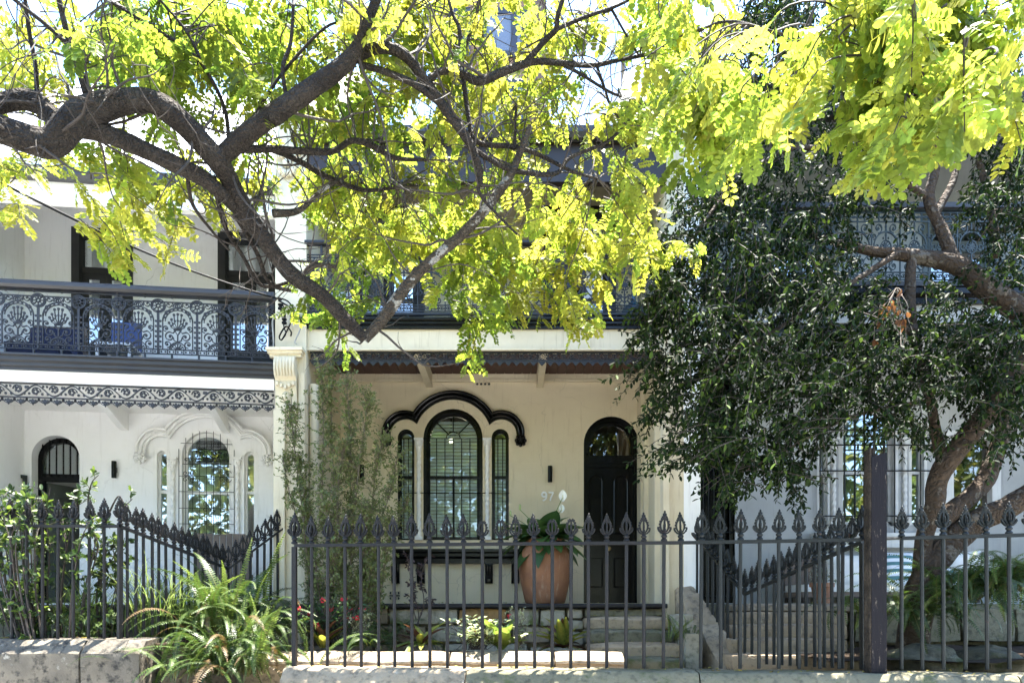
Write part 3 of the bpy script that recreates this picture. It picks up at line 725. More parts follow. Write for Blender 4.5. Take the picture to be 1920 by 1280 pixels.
while x < u1-.04: put('eave_board', bme, H, Matrix.Translation((x, DB, ze-.12+.004*(i % 2)))); x += .125; i += 1
b = MB(); b.box(u0, u1, DB-.02, DB+.08, ze-.55, ze-.1); b.build('eave_beam', MT['brownp'], H)
b = MB(); b.prismx([(DB-.04, ze-.1), (DB-.13, ze-.1), (DB-.17, ze-.05), (DB-.17, ze+.02), (DB-.15, ze+.02), (DB-.15, ze-.03), (DB-.04, ze-.03)], u0, u1); b.build('gutter', MT['mould'], H)
corrugated('roof', MT['iron_roof'], H, C, u0, u1, [(DB-.1, ze), (DF, ze+.55), (11.5, ze+1.0), (14.2, ze+1.0)])
for a, c in ((-2.55, -2.34), (-2.32, -1.85)):                     # curved iron hoods on the roof edge
    prof = [(DB-.05, ze+.02)]+[(DB+.42-.47*math.cos(rad(t)), ze+.02+.44*math.sin(rad(t))) for t in range(10, 100, 10)]+[(DB+1.2, ze+.6)]
    corrugated('bullnose_hood', MT['iron_roof'], H, C, a, c, prof)
# verandah slab, stone base, steps
b = MB(); b.prismx([(8.17, -.005), (8.15, -.02), (8.15, -.045), (8.17, -.06), (DF, -.06), (DF, -.005)], U(560, 8.2), U(1250, 8.2)); b.build('verandah_slab', MT['iron'], H, smooth=0)
b = MB(); b.box(u0, u1, 8.4, DF, GZ, -.062); b.build('footing', MT['sandm'], H, smooth=0)
base = [(560, 640, 1140, 1172), (642, 728, 1140, 1170), (730, 858, 1140, 1170), (860, 950, 1140, 1170, 'o'), (953, 1010, 1140, 1172, 'm'), (1012, 1060, 1141, 1174, 'm'), (1062, 1094, 1140, 1160, 'm'), (1062, 1094, 1162, 1180, 'm'),
        (560, 690, 1174, 1206), (692, 800, 1172, 1204), (803, 958, 1172, 1203), (961, 1030, 1174, 1204), (1032, 1094, 1182, 1210, 'm'), (560, 700, 1208, 1245), (702, 830, 1206, 1245), (833, 990, 1206, 1245), (992, 1094, 1212, 1245)]
for q in base:
    m = MT['sando'] if len(q) > 4 and q[4] == 'o' else MT['sandm'] if len(q) > 4 else MT['sandm'] if R.random() < .6 else MT['sandp']
    stone('base_stone', U(q[0], 8.25), U(q[1], 8.25), 8.23+R.uniform(-.015, .012), 8.43, Z(q[3], 8.25), Z(q[2], 8.25), m, H, bev=.02, jit=.014)
for i, (y, yb, D, xa, xb) in enumerate(((1139, 1155, 8.22, 1096, 1246), (1155, 1180, 8.06, 1097, 1258), (1180, 1206, 7.82, 1098, 1264), (1206, 1233, 7.56, 1104, 1278), (1233, 1262, 7.30, 1108, 1284))):
    zt = Z(y, D); 
    stone('stone_step', U(xa, D), U(xb, D), D, D+.5, Z(yb, D)-.02, zt, MT['sand'] if i % 2 else MT['sandg'], H, bev=.03, jit=.02, cuts=4)
# thin stone cheek beside the steps
stone('cheek_stone', U(1255, 8.2), U(1290, 8.2), 7.9, 8.4, -.75, Z(1150, 8.2), MT['sandm'], H, jit=.02)
stone('cheek_stone', U(1268, 7.9), U(1300, 7.9), 7.5, 7.9, -.75, Z(1185, 7.9), MT['sandm'], H, jit=.02)

# ---------------------------------------------------------------- left house (white)
LF = Frame((-2.83, 8.4, 0), rad(6.7)); LV = 1.6
def lu(px, py, v=LV): return LF.hit(px, py, v)
H = thing('terrace_house', LF.M @ Vector((-1.6, LV, GZ)), 'white terrace house with grey iron lace balcony and white hooded window', 'house', rz=rad(6.7)); LH = H
ul, ur = lu(46, 900)[0], .02
def lspec(x0, x1, ytop, yb):
    a, b_ = lu(x0, ytop)[0], lu(x1, ytop)[0]; hw = (b_-a)/2; xm = (x0+x1)/2
    zt = lu(xm, ytop)[1]; return ((a+b_)/2, hw, lu(xm, yb)[1], zt-hw)
ld = lspec(56, 152, 813, 1134); ld = (ld[0], ld[1], 0, ld[3])
lwc, lwl, lwr = lspec(334, 441, 803, 1012), lspec(287, 320, 838, 1012), lspec(451, 484, 840, 1012)
wall(ul-.05, ur+.1, -.02, 3.0, LV, [ld, lwl, lwc, lwr]).build('wall', MT['white'], H, LF.M, 0)
b = MB(); b.box(ul, ur+.03, 6, 6.2, GZ, 6); b.box(ul, ur+.03, LV+.25, 6, 2.75, 2.85); b.build('back_wall', MT['white'], H, LF.M, 0)
b = MB(); b.box(ul, ur+.03, LV+.005, 6, -.1, -.02); b.build('hall_floor', MT['floor_d'], H, LF.M, 0)
b = MB(); b.prismx([(-.05, GZ), (-.05, 5.2), (LV, 6.2), (3, 7.9), (6.2, 7.9), (6.2, GZ)], ul-.34, ul); b.build('party_wall', MT['white'], H, LF.M, 0)
WH = MT['whitep']
w1 = light(H, LF, LV, lwc, WH, WH, .05, .05, lu(387, 922)[1]); w2 = light(H, LF, LV, lwl, WH, WH, .05, .025, lu(303, 920)[1]); w3 = light(H, LF, LV, lwr, WH, WH, .05, .025, lu(468, 922)[1])
for px, nm in ((325, 0), (446, 1)): x, z = lu(px, 862); twist_column('column', x, LV-.01, lwc[2]+.04, z, .028, WH, H, LF.M)
k = 9.75/F
hood(H, LF, LV-.03, (lwc[0], lwc[3]), 78*k, lu(305, 848), lu(466, 851), 37*k, WH)
b = MB(); b.box(lwc[0]-lwc[1]+.14, lwc[0]+lwc[1]-.14, LV+.3, LV+.32, lwc[3]-.02, lwc[3]+lwc[1]-.1); b.build('blind', MT['dark'], w1, LF.M, 0)
gb = bar_mesh(MT['iron'], r=.0042); L = []; yv = LV-.01; x0, x1 = lwc[0]-lwc[1]+.012, lwc[0]+lwc[1]-.012
for k_ in range(9):
    x = x0+(x1-x0)*k_/8; dx = min(abs(x-lwc[0]), lwc[1]); L.append(((x, yv, lwc[2]), (x, yv, lwc[3]+math.sqrt(max(0, lwc[1]**2-dx*dx))*.92)))
for y in (832, 893, 922, 953, 982): 
    z = lu(387, y)[1]; h = (x1-x0)/2 if z < lwc[3] else math.sqrt(max(.01, lwc[1]**2-(z-lwc[3])**2)); L.append(((lwc[0]-h, yv, z), (lwc[0]+h, yv, z)))
bars(w1, LF, gb, L)
b = MB()
for px, py in ((355, 893), (422, 893), (392, 950)):
    x, z = lu(px, py)
    for s in (-1, 1):
        for t in (-1, 1): b.stroke(spiral(x+s*.045, z+t*.045, .042, .008, 0, 420*s*t, 12), .006, yv-.01, yv)
for i in range(7):
    x, z = lu(350+12*i, 862); b.stroke(spiral(x, z, .03, .006, 0, 400, 10), .008, yv-.01, yv)
b.stroke([lu(342, 870), lu(434, 870)], .008, yv-.01, yv); b.build('grille_scrolls', MT['iron'], w1, LF.M, kind='stuff')
# door: arched opening, transom, leaf standing open, screen door
uc, hw, zb, zs = ld; v = LV
b = MB(); b.band(arch(uc, hw, 0, zs), arch(uc, hw-.02, 0, zs), v+.0, v+.25); o = b.build('reveal', MT['white'], H, LF.M)
b = MB(); b.band(arch(uc, hw-.02, 0, zs), arch(uc, hw-.09, 0, zs), v+.16, v+.24); zt = lu(104, 890)[1]; b.box(uc-hw+.05, uc+hw-.05, v+.15, v+.25, zt-.06, zt+.04)
fd = b.build('door', MT['black'], H, LF.M)
b = MB(); b.prism([(uc-hw+.08, zt+.04)]+arc(uc, zs, hw-.1, 180, 0, 14)+[(uc+hw-.08, zt+.04)], v+.2, v+.206); b.build('fanlight', MT['glass'], fd, LF.M, 0)
bars(fd, LF, bar_mesh(MT['black'], r=.009), [((uc-hw+.1+i*(2*hw-.2)/5, v+.12, zt), (uc-hw+.1+i*(2*hw-.2)/5, v+.12, zs+math.sqrt(max(0, hw**2-(-hw+.1+i*(2*hw-.2)/5)**2))-.03)) for i in range(6)])
Md = LF.M @ Matrix.Translation((uc-hw+.1, v+.26, 0)) @ Matrix.Rotation(rad(62), 4, 'Z')
b = MB(); b.box(0, .72, 0, .04, .01, zt-.07); lf = b.build('leaf', MT['greydoor'], fd, Md)
for z0, z1 in ((.1, .8), (1.0, zt-.2)):
    b = MB(); b.band([(.08, z0), (.08, z1), (.64, z1), (.64, z0), (.08, z0)], [(.12, z0+.04), (.12, z1-.04), (.60, z1-.04), (.60, z0+.04), (.12, z0+.04)], -.015, .002); b.build('panel', MT['greydoor'], lf, Md)
Ms = LF.M @ Matrix.Translation((uc-hw-.02, v-.03, 0)) @ Matrix.Rotation(rad(180+38), 4, 'Z')
b = MB(); hh = zt-.02; b.band([(0, .02), (0, hh), (.82, hh), (.82, .02), (0, .02)], [(.045, .065), (.045, hh-.045), (.775, hh-.045), (.775, .065), (.045, .065)], -.02, .02); sd = b.build('screen_door', MT['black'], H, Ms)
b = MB()
for i in range(1, 8): b.box(.09*i+.01, .09*i+.024, -.008, .008, .06, hh-.05-(.0 if i % 2 else .18))
for i in (1, 3, 5): b.stroke(arc(.09*(i+1)+.017, hh-.25, .09, 0, 180, 8), .014, -.008, .008)
b.box(.04, .78, -.012, .012, .92, .95); b.build('bars', MT['black'], sd, Ms)
# verandah ceiling, corbels, cornice bits, vent
b = MB(); b.box(ul, ur, .02, LV, 2.60, 2.64); b.build('soffit', MT['whitep'], H, LF.M, 0)
for px in (235, 425):
    x = lu(px, 760)[0]; b = MB(); b.prismx([(LV, 2.36), (LV-.1, 2.36), (.6, 2.6), (LV, 2.6)], x-.045, x+.045); b.build('joist', MT['whitep'], H, LF.M)
x, z = lu(319, 760); air_vent(H, LF, x, LV, z, MT['whitep'])
z1 = LF.hit(256, 683, 0)[1]
zf = 2.80; zw = LF.hit(0, 694, 0)[1]; zwb = LF.hit(0, 715, 0)[1]
b = MB(); b.box(ul-.3, ur, -.03, .1, zwb, zw); b.build('balcony_beam', MT['whitep'], H, LF.M)
moulding([(.0, zw+.001), (-.05, zw+.001), (-.05, zw+.03), (-.085, zw+.045), (-.085, zw+.075), (-.12, zw+.095), (-.12, zf-.03), (-.15, zf-.02), (-.15, zf), (.0, zf)], ul-.3, ur+.01, 'floor_moulding', MT['mould'], H, LF)
b = MB(); b.box(ul, ur, 0.0, LV+.2, 2.66, zf-.002); b.build('balcony_floor', MT['floor_d'], H, LF.M, 0)
run(H, 'fringe_panel', FR_L, LF, ul-.3, ur-.01, .0, zwb-.004, .39)
zr = LF.hit(0, 525, 0)[1]
b = MB(); b.prismx([(-.10, zr-.07), (-.10, zr-.045), (-.085, zr-.03), (-.07, zr-.01), (-.03, zr), (.03, zr), (.06, zr-.02), (.06, zr-.07), (.03, zr-.095), (-.07, zr-.095)], ul-.3, ur); rl = b.build('balcony_railing', MT['mould'], H, LF.M, 25)
zl = LF.hit(0, 653, 0)[1]
run(rl, 'lace_panel', LACE_L, LF, ul-.3, ur-.005, -.02, zl, .43, (zr-.115-zl)/.69)
pm = MB().box(-.01, .01, -.01, .01, 0, 1).mesh('baluster', MT['lace'], 0); x = ul-.25
while x < ur:
    for a, c in ((zf-.002, zl), (zr-.125, zr-.09)): put('baluster', pm, rl, LF.M @ Matrix.Translation((x, -.02, a)) @ Matrix.Diagonal((1, 1, c-a, 1)))
    x += .3
def lrect(x0, x1, yt): a, z = lu(x0, yt); c = lu(x1, yt)[0]; return ((a+c)/2, (c-a)/2, zf, z, 'r')
d1, d2 = lrect(139, 245, 430), lrect(413, 520, 438)
wall(ul-.05, ur+.1, zf-.02, 6.3, LV, [d1, d2]).build('upper_wall', MT['white'], H, LF.M, 0)
french(H, LF, LV, d1, MT['dark'], MT['curtain']); french(H, LF, LV, d2, MT['dark'], MT['curtain'])
ze = LF.hit(0, 318, -.1)[1]
b = MB(); b.add([(ul, .0, ze-.06), (ur, .0, ze-.06), (ur, LV, ze+.62), (ul, LV, ze+.62)], [(0, 1, 2, 3)]); b.build('eave_ceiling', MT['whitep'], H, LF.M, 0)
b = MB(); b.box(ul-.3, ur, -.02, .08, ze-.28, ze-.045); b.build('eave_beam', MT['whitep'], H, LF.M)
b = MB(); b.prismx([(-.03, ze-.06), (-.12, ze-.06), (-.15, ze-.02), (-.15, ze+.06), (-.13, ze+.06), (-.13, ze), (-.03, ze)], ul-.4, ur); b.build('gutter', MT['mould'], H, LF.M)
b = MB(); b.box(ul-.4, ur, -.12, -.09, ze+.062, ze+.14); b.build('roof_flashing', MT['whitep'], H, LF.M)
corrugated('roof', MT['iron_roof'], H, LF, ul-.4, ur, [(-.1, ze+.1), (1.6, ze+1.85), (2.9, ze+3.1), (6.2, ze-.3)])
b = MB(); b.prismx([(-.13, -.02), (-.15, -.035), (-.15, -.06), (-.13, -.08), (LV, -.08), (LV, -.02)], ul-.3, ur); b.build('verandah_slab', MT['iron'], H, LF.M, 0)
b = MB(); b.box(ul-.3, ur, .05, LV, GZ, -.082); b.build('footing', MT['sandg'], H, LF.M, 0)
for i in range(6):
    x = ul-.28+i*.56; stone('base_stone', x, x+.55, -.09, .1, -.42, -.085, MT['sandg'], H, LF.M, jit=.014)
    stone('base_stone', x+.1, x+.65, -.09, .1, -.80, -.43, MT['sandw'], H, LF.M, jit=.014)

# ---------------------------------------------------------------- right house (pale grey, behind the dark tree)
H = thing('terrace_house', (5.2, DF, GZ), 'pale grey terrace house half hidden behind the dark evergreen tree', 'house'); RH = H
ra, rb = 2.36, 8.6
def rspec(x0, x1, yt, yb):
    a, c = U(x0, DF), U(x1, DF); hw = (c-a)/2; return ((a+c)/2, hw, Z(yb, DF), Z(yt, DF)-hw)
rd = (U(1345, DF), 33*DF/F, 0, Z(735, DF)); rwc = rspec(1572, 1684, 758, 985); rwl = rspec(1532, 1556, 812, 985); rwr = rspec(1704, 1738, 800, 985)
rw2 = (U(1822, DF), 44*DF/F, Z(972, DF), Z(815, DF), 'r')
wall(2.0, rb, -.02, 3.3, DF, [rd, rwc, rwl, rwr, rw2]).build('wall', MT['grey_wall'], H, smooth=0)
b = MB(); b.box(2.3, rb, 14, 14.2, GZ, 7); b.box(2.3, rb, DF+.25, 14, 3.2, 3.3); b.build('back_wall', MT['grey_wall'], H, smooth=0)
pr2 = party(H, 2.02, 2.215, MT['whitep'], C, 6.4, Z(1098, 8.35)-.1, 8.34)
b = MB(); z = Z(640, 8.34)
for dz, h, p in ((0, .04, .12), (.04, .035, .09), (.075, .04, .05)): b.box(2.03-p*.2, 2.21+p*.5, 8.34-p, 8.345, z+.11-dz-h, z+.11-dz-.0005)
b.build('capital', MT['whitep'], H)
b = MB(); b.box(rb-.3, rb, 8.3, 14, GZ, 7); b.build('party_wall', MT['whitep'], H, smooth=0)
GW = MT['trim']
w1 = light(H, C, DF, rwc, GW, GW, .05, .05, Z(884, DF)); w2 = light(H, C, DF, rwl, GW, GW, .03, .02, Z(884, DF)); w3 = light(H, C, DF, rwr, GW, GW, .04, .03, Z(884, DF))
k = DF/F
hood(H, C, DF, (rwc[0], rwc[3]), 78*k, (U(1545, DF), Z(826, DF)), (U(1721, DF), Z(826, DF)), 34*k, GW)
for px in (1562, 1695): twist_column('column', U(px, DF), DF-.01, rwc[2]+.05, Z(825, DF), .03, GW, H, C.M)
L = []; gb = bar_mesh(MT['irong'], r=.011); yv = DF-.05
for px in (1535, 1580, 1600, 1618, 1636, 1655, 1674, 1722): L.append(((U(px, DF), yv, Z(1000, DF)), (U(px, DF), yv, Z(765 if 1560 < px < 1690 else 800, DF))))
for y in (808, 836, 884, 968): L.append(((U(1532, DF), yv-.02, Z(y, DF)), (U(1740, DF), yv-.02, Z(y, DF))))
bars(w1, C, gb, L)
b = MB(); uc, hw, zb, zt = rw2[:4]; R4 = lambda e: [(uc-hw+e, zb+e), (uc-hw+e, zt-e), (uc+hw-e, zt-e), (uc+hw-e, zb+e), (uc-hw+e, zb+e)]
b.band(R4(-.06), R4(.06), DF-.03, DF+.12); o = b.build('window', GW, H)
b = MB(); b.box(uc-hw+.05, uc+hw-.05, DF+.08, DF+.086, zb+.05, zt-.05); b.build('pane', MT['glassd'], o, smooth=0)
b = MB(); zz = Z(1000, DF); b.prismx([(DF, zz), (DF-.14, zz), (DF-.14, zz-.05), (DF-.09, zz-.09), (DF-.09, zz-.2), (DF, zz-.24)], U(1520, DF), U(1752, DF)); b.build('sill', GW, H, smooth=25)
b = MB(); uc, hw, zb, zs = rd; b.band(arch(uc, hw, 0, zs), arch(uc, hw-.05, 0, zs), v*0+DF+.05, DF+.2); fd = b.build('door', MT['black'], H)
b = MB(); b.box(uc-hw+.04, uc+hw-.04, DF+.14, DF+.18, 0, zs+hw-.03); b.build('leaf', MT['black'], fd, smooth=0)
bars(fd, C, bar_mesh(MT['irong'], r=.009), [((uc-hw+.06+i*.075, DF+.04, .05), (uc-hw+.06+i*.075, DF+.04, zs+.1)) for i in range(6)] + [((uc-hw+.02, DF+.04, z), (uc+hw-.02, DF+.04, z)) for z in (.1, 1.0, 1.9)])
b = MB(); b.box(2.22, rb-.3, 8.6, DF, 3.22, 3.26); b.build('soffit', MT['grey_wall'], H, smooth=0)
zb_, zf = Z(605, DB), Z(546, DB)
b = MB(); b.box(2.22, rb-.3, DB, DB+.12, zb_, Z(572, DB)); b.build('balcony_beam', MT['grey_wall'], H)
moulding([(DB-.002, Z(572, DB)+.001), (DB-.05, Z(572, DB)+.001), (DB-.05, Z(562, DB)), (DB-.1, Z(556, DB)), (DB-.1, zf), (DB-.002, zf)], 2.22, rb-.3, 'floor_moulding', MT['black'], H, C)
b = MB(); b.box(2.22, rb-.3, DB, DF+.2, Z(572, DB)+.002, zf-.002); b.build('balcony_floor', MT['floor_d'], H, smooth=0)
run(H, 'fringe_panel', FR_R, C, 2.23, rb-.3, DB+.04, zb_, .3, 1.05)
zr, zl = Z(383, DB), Z(530, DB)
b = MB(); b.prismx([(DB-.07, zr-.07), (DB-.07, zr-.01), (DB-.03, zr), (DB+.01, zr), (DB+.04, zr-.01), (DB+.04, zr-.07)], 2.22, rb-.3); rl = b.build('balcony_railing', MT['mould'], H)
b = MB(); b.box(2.22, rb-.3, DB-.035, DB+.015, zl-.05, zl); b.build('bottom_rail', MT['mould'], rl)
run(rl, 'lace_panel', LACE_R, C, 2.23, rb-.31, DB-.01, zl, .338, (zr-.07-zl)/.69)
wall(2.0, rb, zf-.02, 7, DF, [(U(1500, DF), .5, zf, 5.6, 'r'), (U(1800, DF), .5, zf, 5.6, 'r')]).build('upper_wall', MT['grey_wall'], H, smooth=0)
french(H, C, DF, (U(1500, DF), .5, zf, 5.6, 'r'), MT['greydoor'], MT['curtain']); french(H, C, DF, (U(1800, DF), .5, zf, 5.6, 'r'), MT['greydoor'], MT['curtain'])
b = MB(); b.box(2.22, rb-.3, DB-.1, DB+.1, 5.75, 6.1); b.build('eave_beam', MT['brownp'], H)
b = MB(); b.add([(2.22, DB, 6.0), (rb, DB, 6.0), (rb, DF, 6.4), (2.22, DF, 6.4)], [(0, 1, 2, 3)]); b.build('eave_ceiling', MT['grey_wall'], H, smooth=0)
corrugated('roof', MT['iron_roof'], H, C, 2.22, rb, [(DB-.15, 6.12), (DF, 6.6), (11.5, 7.0), (14.2, 7.0)])
stone('verandah_edge', U(1375, 8.2), U(1540, 8.2), 8.1, 8.6, Z(1138, 8.2)-.06, -.005, MT['sandp'], H, bev=.03, jit=.012, cuts=4)
stone('verandah_edge', U(1542, 8.2), U(1700, 8.2), 8.1, 8.6, Z(1138, 8.2)-.06, -.008, MT['sandp'], H, bev=.03, jit=.012, cuts=4)
b = MB(); b.box(2.25, rb-.3, 8.4, DF, GZ, -.01); b.build('verandah_floor', MT['sandg'], H, smooth=0)
for i, (y, yb, D) in enumerate(((1146, 1170, 8.05), (1170, 1197, 7.75), (1197, 1226, 7.45), (1226, 1256, 7.15))):
    stone('stone_step', U(1372, D), U(1592, D), D, D+.5, Z(yb, D)-.02, Z(y, D), MT['sand'], H, bev=.02, jit=.012, cuts=3)
for i in range(5):
    x = U(1600, 8.2)+i*.62; stone('base_stone', x, x+.6, 8.15, 8.45, -.45, -.06, MT['sandg'], H, jit=.02)
# ---------------------------------------------------------------- background above the roofs
brick = mat('brown_brick', (.20, .12, .09), (.15, .09, .07), .85, 9, .4, 40)
H = thing('apartment_building', (-.2, 26, GZ), 'brown brick apartment tower rising behind the roofs, with dark window frames', 'building')
x0, x1, D = U(820, 26), U(1022, 26), 26
b = MB(); b.box(x0, x1, D, D+8, GZ, 27); b.build('wall', brick, H, smooth=0)
b = MB(); b.box(U(1002, D), x1+.03, D-.25, D-.002, GZ, 27.1); b.build('corner_pier', mat('dark_brown_brick', (.10, .065, .055), None, .85, 9, .3), H, smooth=0)
gw = mat('grey_blue_glass', (.10, .12, .17), (.07, .085, .12), .12, 1, 0, spec=.8); fdark = mat('navy_window_frame', (.02, .022, .035), None, .4, 5, 0)
for ya in (110, 0, -110, 240):
    for a, c in ((838, 882), (902, 990)):
        za, zc = Z(ya, D), Z(ya-92, D); ua, uc = U(a, D), U(c, D)
        q = MB(); q.band([(ua, za), (ua, zc), (uc, zc), (uc, za), (ua, za)], [(ua+.22, za+.22), (ua+.22, zc-.22), (uc-.22, zc-.22), (uc-.22, za+.22), (ua+.22, za+.22)], D-.1, D-.002)
        if c-a > 60: q.box(U(958, D), U(970, D), D-.09, D-.003, za+.2, zc-.2)
        w = q.build('window', fdark, H); q = MB(); q.box(ua+.2, uc-.2, D-.05, D-.02, za+.2, zc-.2); q.build('pane', gw, w, smooth=0)
grey = mat('hazy_grey_render', (.42, .41, .45), (.36, .35, .39), .8, 1, .1)
H = thing('gabled_building', (U(1240, 20), 20, GZ), 'grey rendered gable with round topped chimney pots, seen through golden leaves', 'building')
D = 20; g = [(1128, 1100), (1128, 215), (1150, 180), (1195, 125), (1215, 108), (1330, 108), (1400, 215), (1400, 1100)]
b = MB(); b.prism([(U(x, D), Z(y, D)) for x, y in g], D, D+7); b.build('wall', grey, H, smooth=0)
b = MB(); b.box(U(1214, D), U(1332, D), D-.06, D+.6, Z(112, D), Z(104, D)); b.build('chimney_cap', grey, H)
for px in (1236, 1280, 1318):
    q = MB(); r = .30; q.lathe([(r*.92, 0), (r, .08), (r, .5), (r*.96, .65), (r*.8, .78), (r*.5, .86), (.02, .88)], 14, (U(px, D), D+.3, Z(104, D))); q.build('chimney_pot', grey, H, smooth=60)
D = 18; H = thing('palm_tree', pt(1168, 1300, D), 'slender palm crown silhouetted in the sky gap above the roofs', 'tree')
b = MB(); top = pt(1168, 100, D); b.tube([(top.x, D, GZ), (top.x+.02, D, 4), (top.x, D, top.z)], [.12, .09, .05], 8); b.build('trunk', MT['twigp'], H)
b = MB()
for i in range(16):
    az_ = i*2.4; L = R.uniform(.7, 1.05); P = []
    for k in range(9):
        t_ = k/8; P.append(top+Vector((math.cos(az_)*L*t_*.8, math.sin(az_)*L*t_*.8, L*(.75*t_-1.15*t_*t_)+.05)))
    b.tube(P, .012, 4)
    for k in range(1, 9):
        for s in (-1, 1):
            for h_ in (0, .5):
                q = P[k].lerp(P[k-1], h_); sd = Vector((-math.sin(az_), math.cos(az_), 0))*s; e_ = q+sd*.13+(P[k]-P[k-1]).normalized()*.22-Vector((0, 0, .12)); w_ = (P[k]-P[k-1]).normalized()*.011
                b.add([q-w_, q+w_, e_], [(0, 1, 2)])
b.build('crown', mat('palm_leaf', (.07, .10, .05), (.05, .07, .04), .5, 5, 0), H, smooth=0, kind='stuff')
# ---------------------------------------------------------------- iron fences
def finial(m, tip=True):
    b = MB(); b.lathe([(.022, 0), (.034, .006), (.034, .018), (.024, .026), (.020, .036), (.031, .046), (.033, .058), (.022, .07), (.018, .085)], 8)
    S = lambda p, w, y=.014: b.stroke(p, w, -y, y); Bb = lambda x, z, r: b.blob((x, 0, z), (r, .018, r*1.25), 5)
    zc = .165
    S([(0.043*math.cos(rad(a)), zc+.07*math.sin(rad(a))) for a in range(-90, 271, 20)], .017)
    S([(0, .08), (0, .235)], .018, .012); b.blob((0, 0, .165), (.012, .02, .05), 5)
    for s in (-1, 1):
        S([(s*.012, .08), (s*.035, .088), (s*.056, .11), (s*.068, .135)], .016); Bb(s*.066, .14, .012); Bb(s*.058, .115, .013)
        for a in (-18, 5, 28, 52, 72): Bb(s*.052*math.cos(rad(a)), zc+.005+.078*math.sin(rad(a)), .011)
    b.blob((0, -.03, .11), (.014, .022, .03), 5); b.blob((0, .03, .11), (.014, .022, .03), 5)
    b.blob((0, -.034, .16), (.01, .012, .03), 5); b.blob((0, .034, .16), (.01, .012, .03), 5)
    if tip:
        b.blob((0, 0, .262), (.026, .02, .034), 6); b.blob((0, 0, .298), (.013, .013, .026), 6)
        for s in (-1, 1): Bb(s*.022, .25, .012); Bb(s*.014, .282, .010)
    return b.mesh('finial', m, 50)
FIN = {k: (finial(MT[k]), finial(MT[k], False)) for k in ('iron', 'irong')}
BAR = {k: MB().lathe([(.0155, 0), (.0155, 1)], 8).mesh('picket', MT[k], 50) for k in ('iron', 'irong')}
POST = {k: MB().box(-.02, .02, -.02, .02, 0, 1).mesh('post', MT[k], 0) for k in ('iron', 'irong')}
def fence(name, label, nodes_, spacing, mk, blunt=(), ends=(True, True), skip=lambda p: False):
    """nodes_: (x, y, base z, rail z)"""
    c = nodes_[0]; H = thing(name, (c[0], c[1], c[2]), label, 'fence', 'iron spear fences'); idx = 0
    for a, c in zip(nodes_, nodes_[1:]):
        a, c = Vector(a), Vector(c); d = (c-a).xy; L = d.length; rz = math.atan2(d.y, d.x)
        p0 = Vector((a.x, a.y, a.w)); p1 = Vector((c.x, c.y, c.w)); dv = p1-p0
        q = MB(); s = Vector((-d.y, d.x, 0)).normalized()*.02; up = Vector((0, 0, .014))
        q.add([p0-s-up, p0+s-up, p0+s+up, p0-s+up, p1-s-up, p1+s-up, p1+s+up, p1-s+up], [(0,1,2,3),(7,6,5,4),(0,4,5,1),(1,5,6,2),(2,6,7,3),(3,7,4,0)])
        q.build('rail', MT[mk], H, smooth=0)
        n = max(1, round(L/spacing))
        for i in range(n):
            t = i/n; p = a.lerp(c, t); first = a == Vector(nodes_[0]) and i == 0 and ends[0]
            if skip(p): idx += 1; continue
            MB_ = Matrix.Translation((p.x+R.uniform(-.006, .006), p.y, p.z)) @ Matrix.Rotation(rz+R.uniform(-.12, .12), 4, 'Z') @ Matrix.Rotation(R.uniform(-.007, .007), 4, 'Y') @ Matrix.Rotation(R.uniform(-.006, .006), 4, 'X'); hp = p.w-p.z-.012
            o = put('post' if first else 'picket', (POST if first else BAR)[mk], H, MB_ @ Matrix.Diagonal((1, 1, hp, 1)))
            lean = R.uniform(-.035, .035); sc = R.uniform(.76, .84)*(1.15 if first else 1)
            put('finial', FIN[mk][1 if idx in blunt else 0], o, MB_ @ Matrix.Translation((0, 0, hp+.024)) @ Matrix.Rotation(lean, 4, 'Y') @ Matrix.Scale(sc, 4))
            idx += 1
    return H
def fl(px):                                        # front boundary of the centre and right gardens
    D = 6.2/(1+.123*(px-CX)/F); return U(px, D), D
a, c, e, g = fl(553), fl(1278), fl(1612), fl(2230)
fence('iron_fence', 'long grey iron spear fence on stone coping before the cream house', [(*a, -.592, .522), (*c, -.553, .512)], .157, 'iron', (11, 12, 15, 16))
fence('iron_fence', 'green black iron spear fence left of the weathered timber post', [(*c, -.553, .512), (*e, -.54, .520)], .162, 'irong', (), (False, False))
h = fl(1690); fence('iron_fence', 'green black iron spear fence right of the weathered timber post', [(*h, -.54, .530), (*g, -.52, .565)], .166, 'irong', (), (False, False))
b = MB(); zz = .525; b.tube([(fl(1655)[0], fl(1655)[1], zz), (h[0], h[1], .531)], .012, 6); o = b.build('loose_rail', MT['irong'], bpy.data.objects['iron_fence.002'])
c0 = pt(225, 986, 7.0); ap = pt(428, 1066, 8.0); en = pt(534, 988, 8.33)
fence('iron_fence', 'grey iron spear fence before the white house, tangled in the leafy shrub', [(pt(-180, 0, 7.0).x, 7.0, -.352, .757), (c0.x-.155, 7.0, -.352, .757), (c0.x, 7.0, -.352, .757)], .156, 'iron', (), (False, False))
fence('iron_fence', 'grey iron fence sloping down then up behind the large fern', [(c0.x, 7.0, -.352, c0.z), (ap.x, ap.y, -.26, ap.z), (en.x, en.y, .10, en.z)], .082, 'iron')
s0 = pt(1617, 1015, 6.0); sa = pt(1397, 1113, 7.35); se = pt(1299, 1000, 8.32)
fence('iron_fence', 'dipping green black iron fence beside the stone ramp of the grey house', [(s0.x, s0.y, -.56, s0.z), (sa.x, sa.y, -.62, sa.z), (se.x, se.y, .20, se.z)], .105, 'irong')

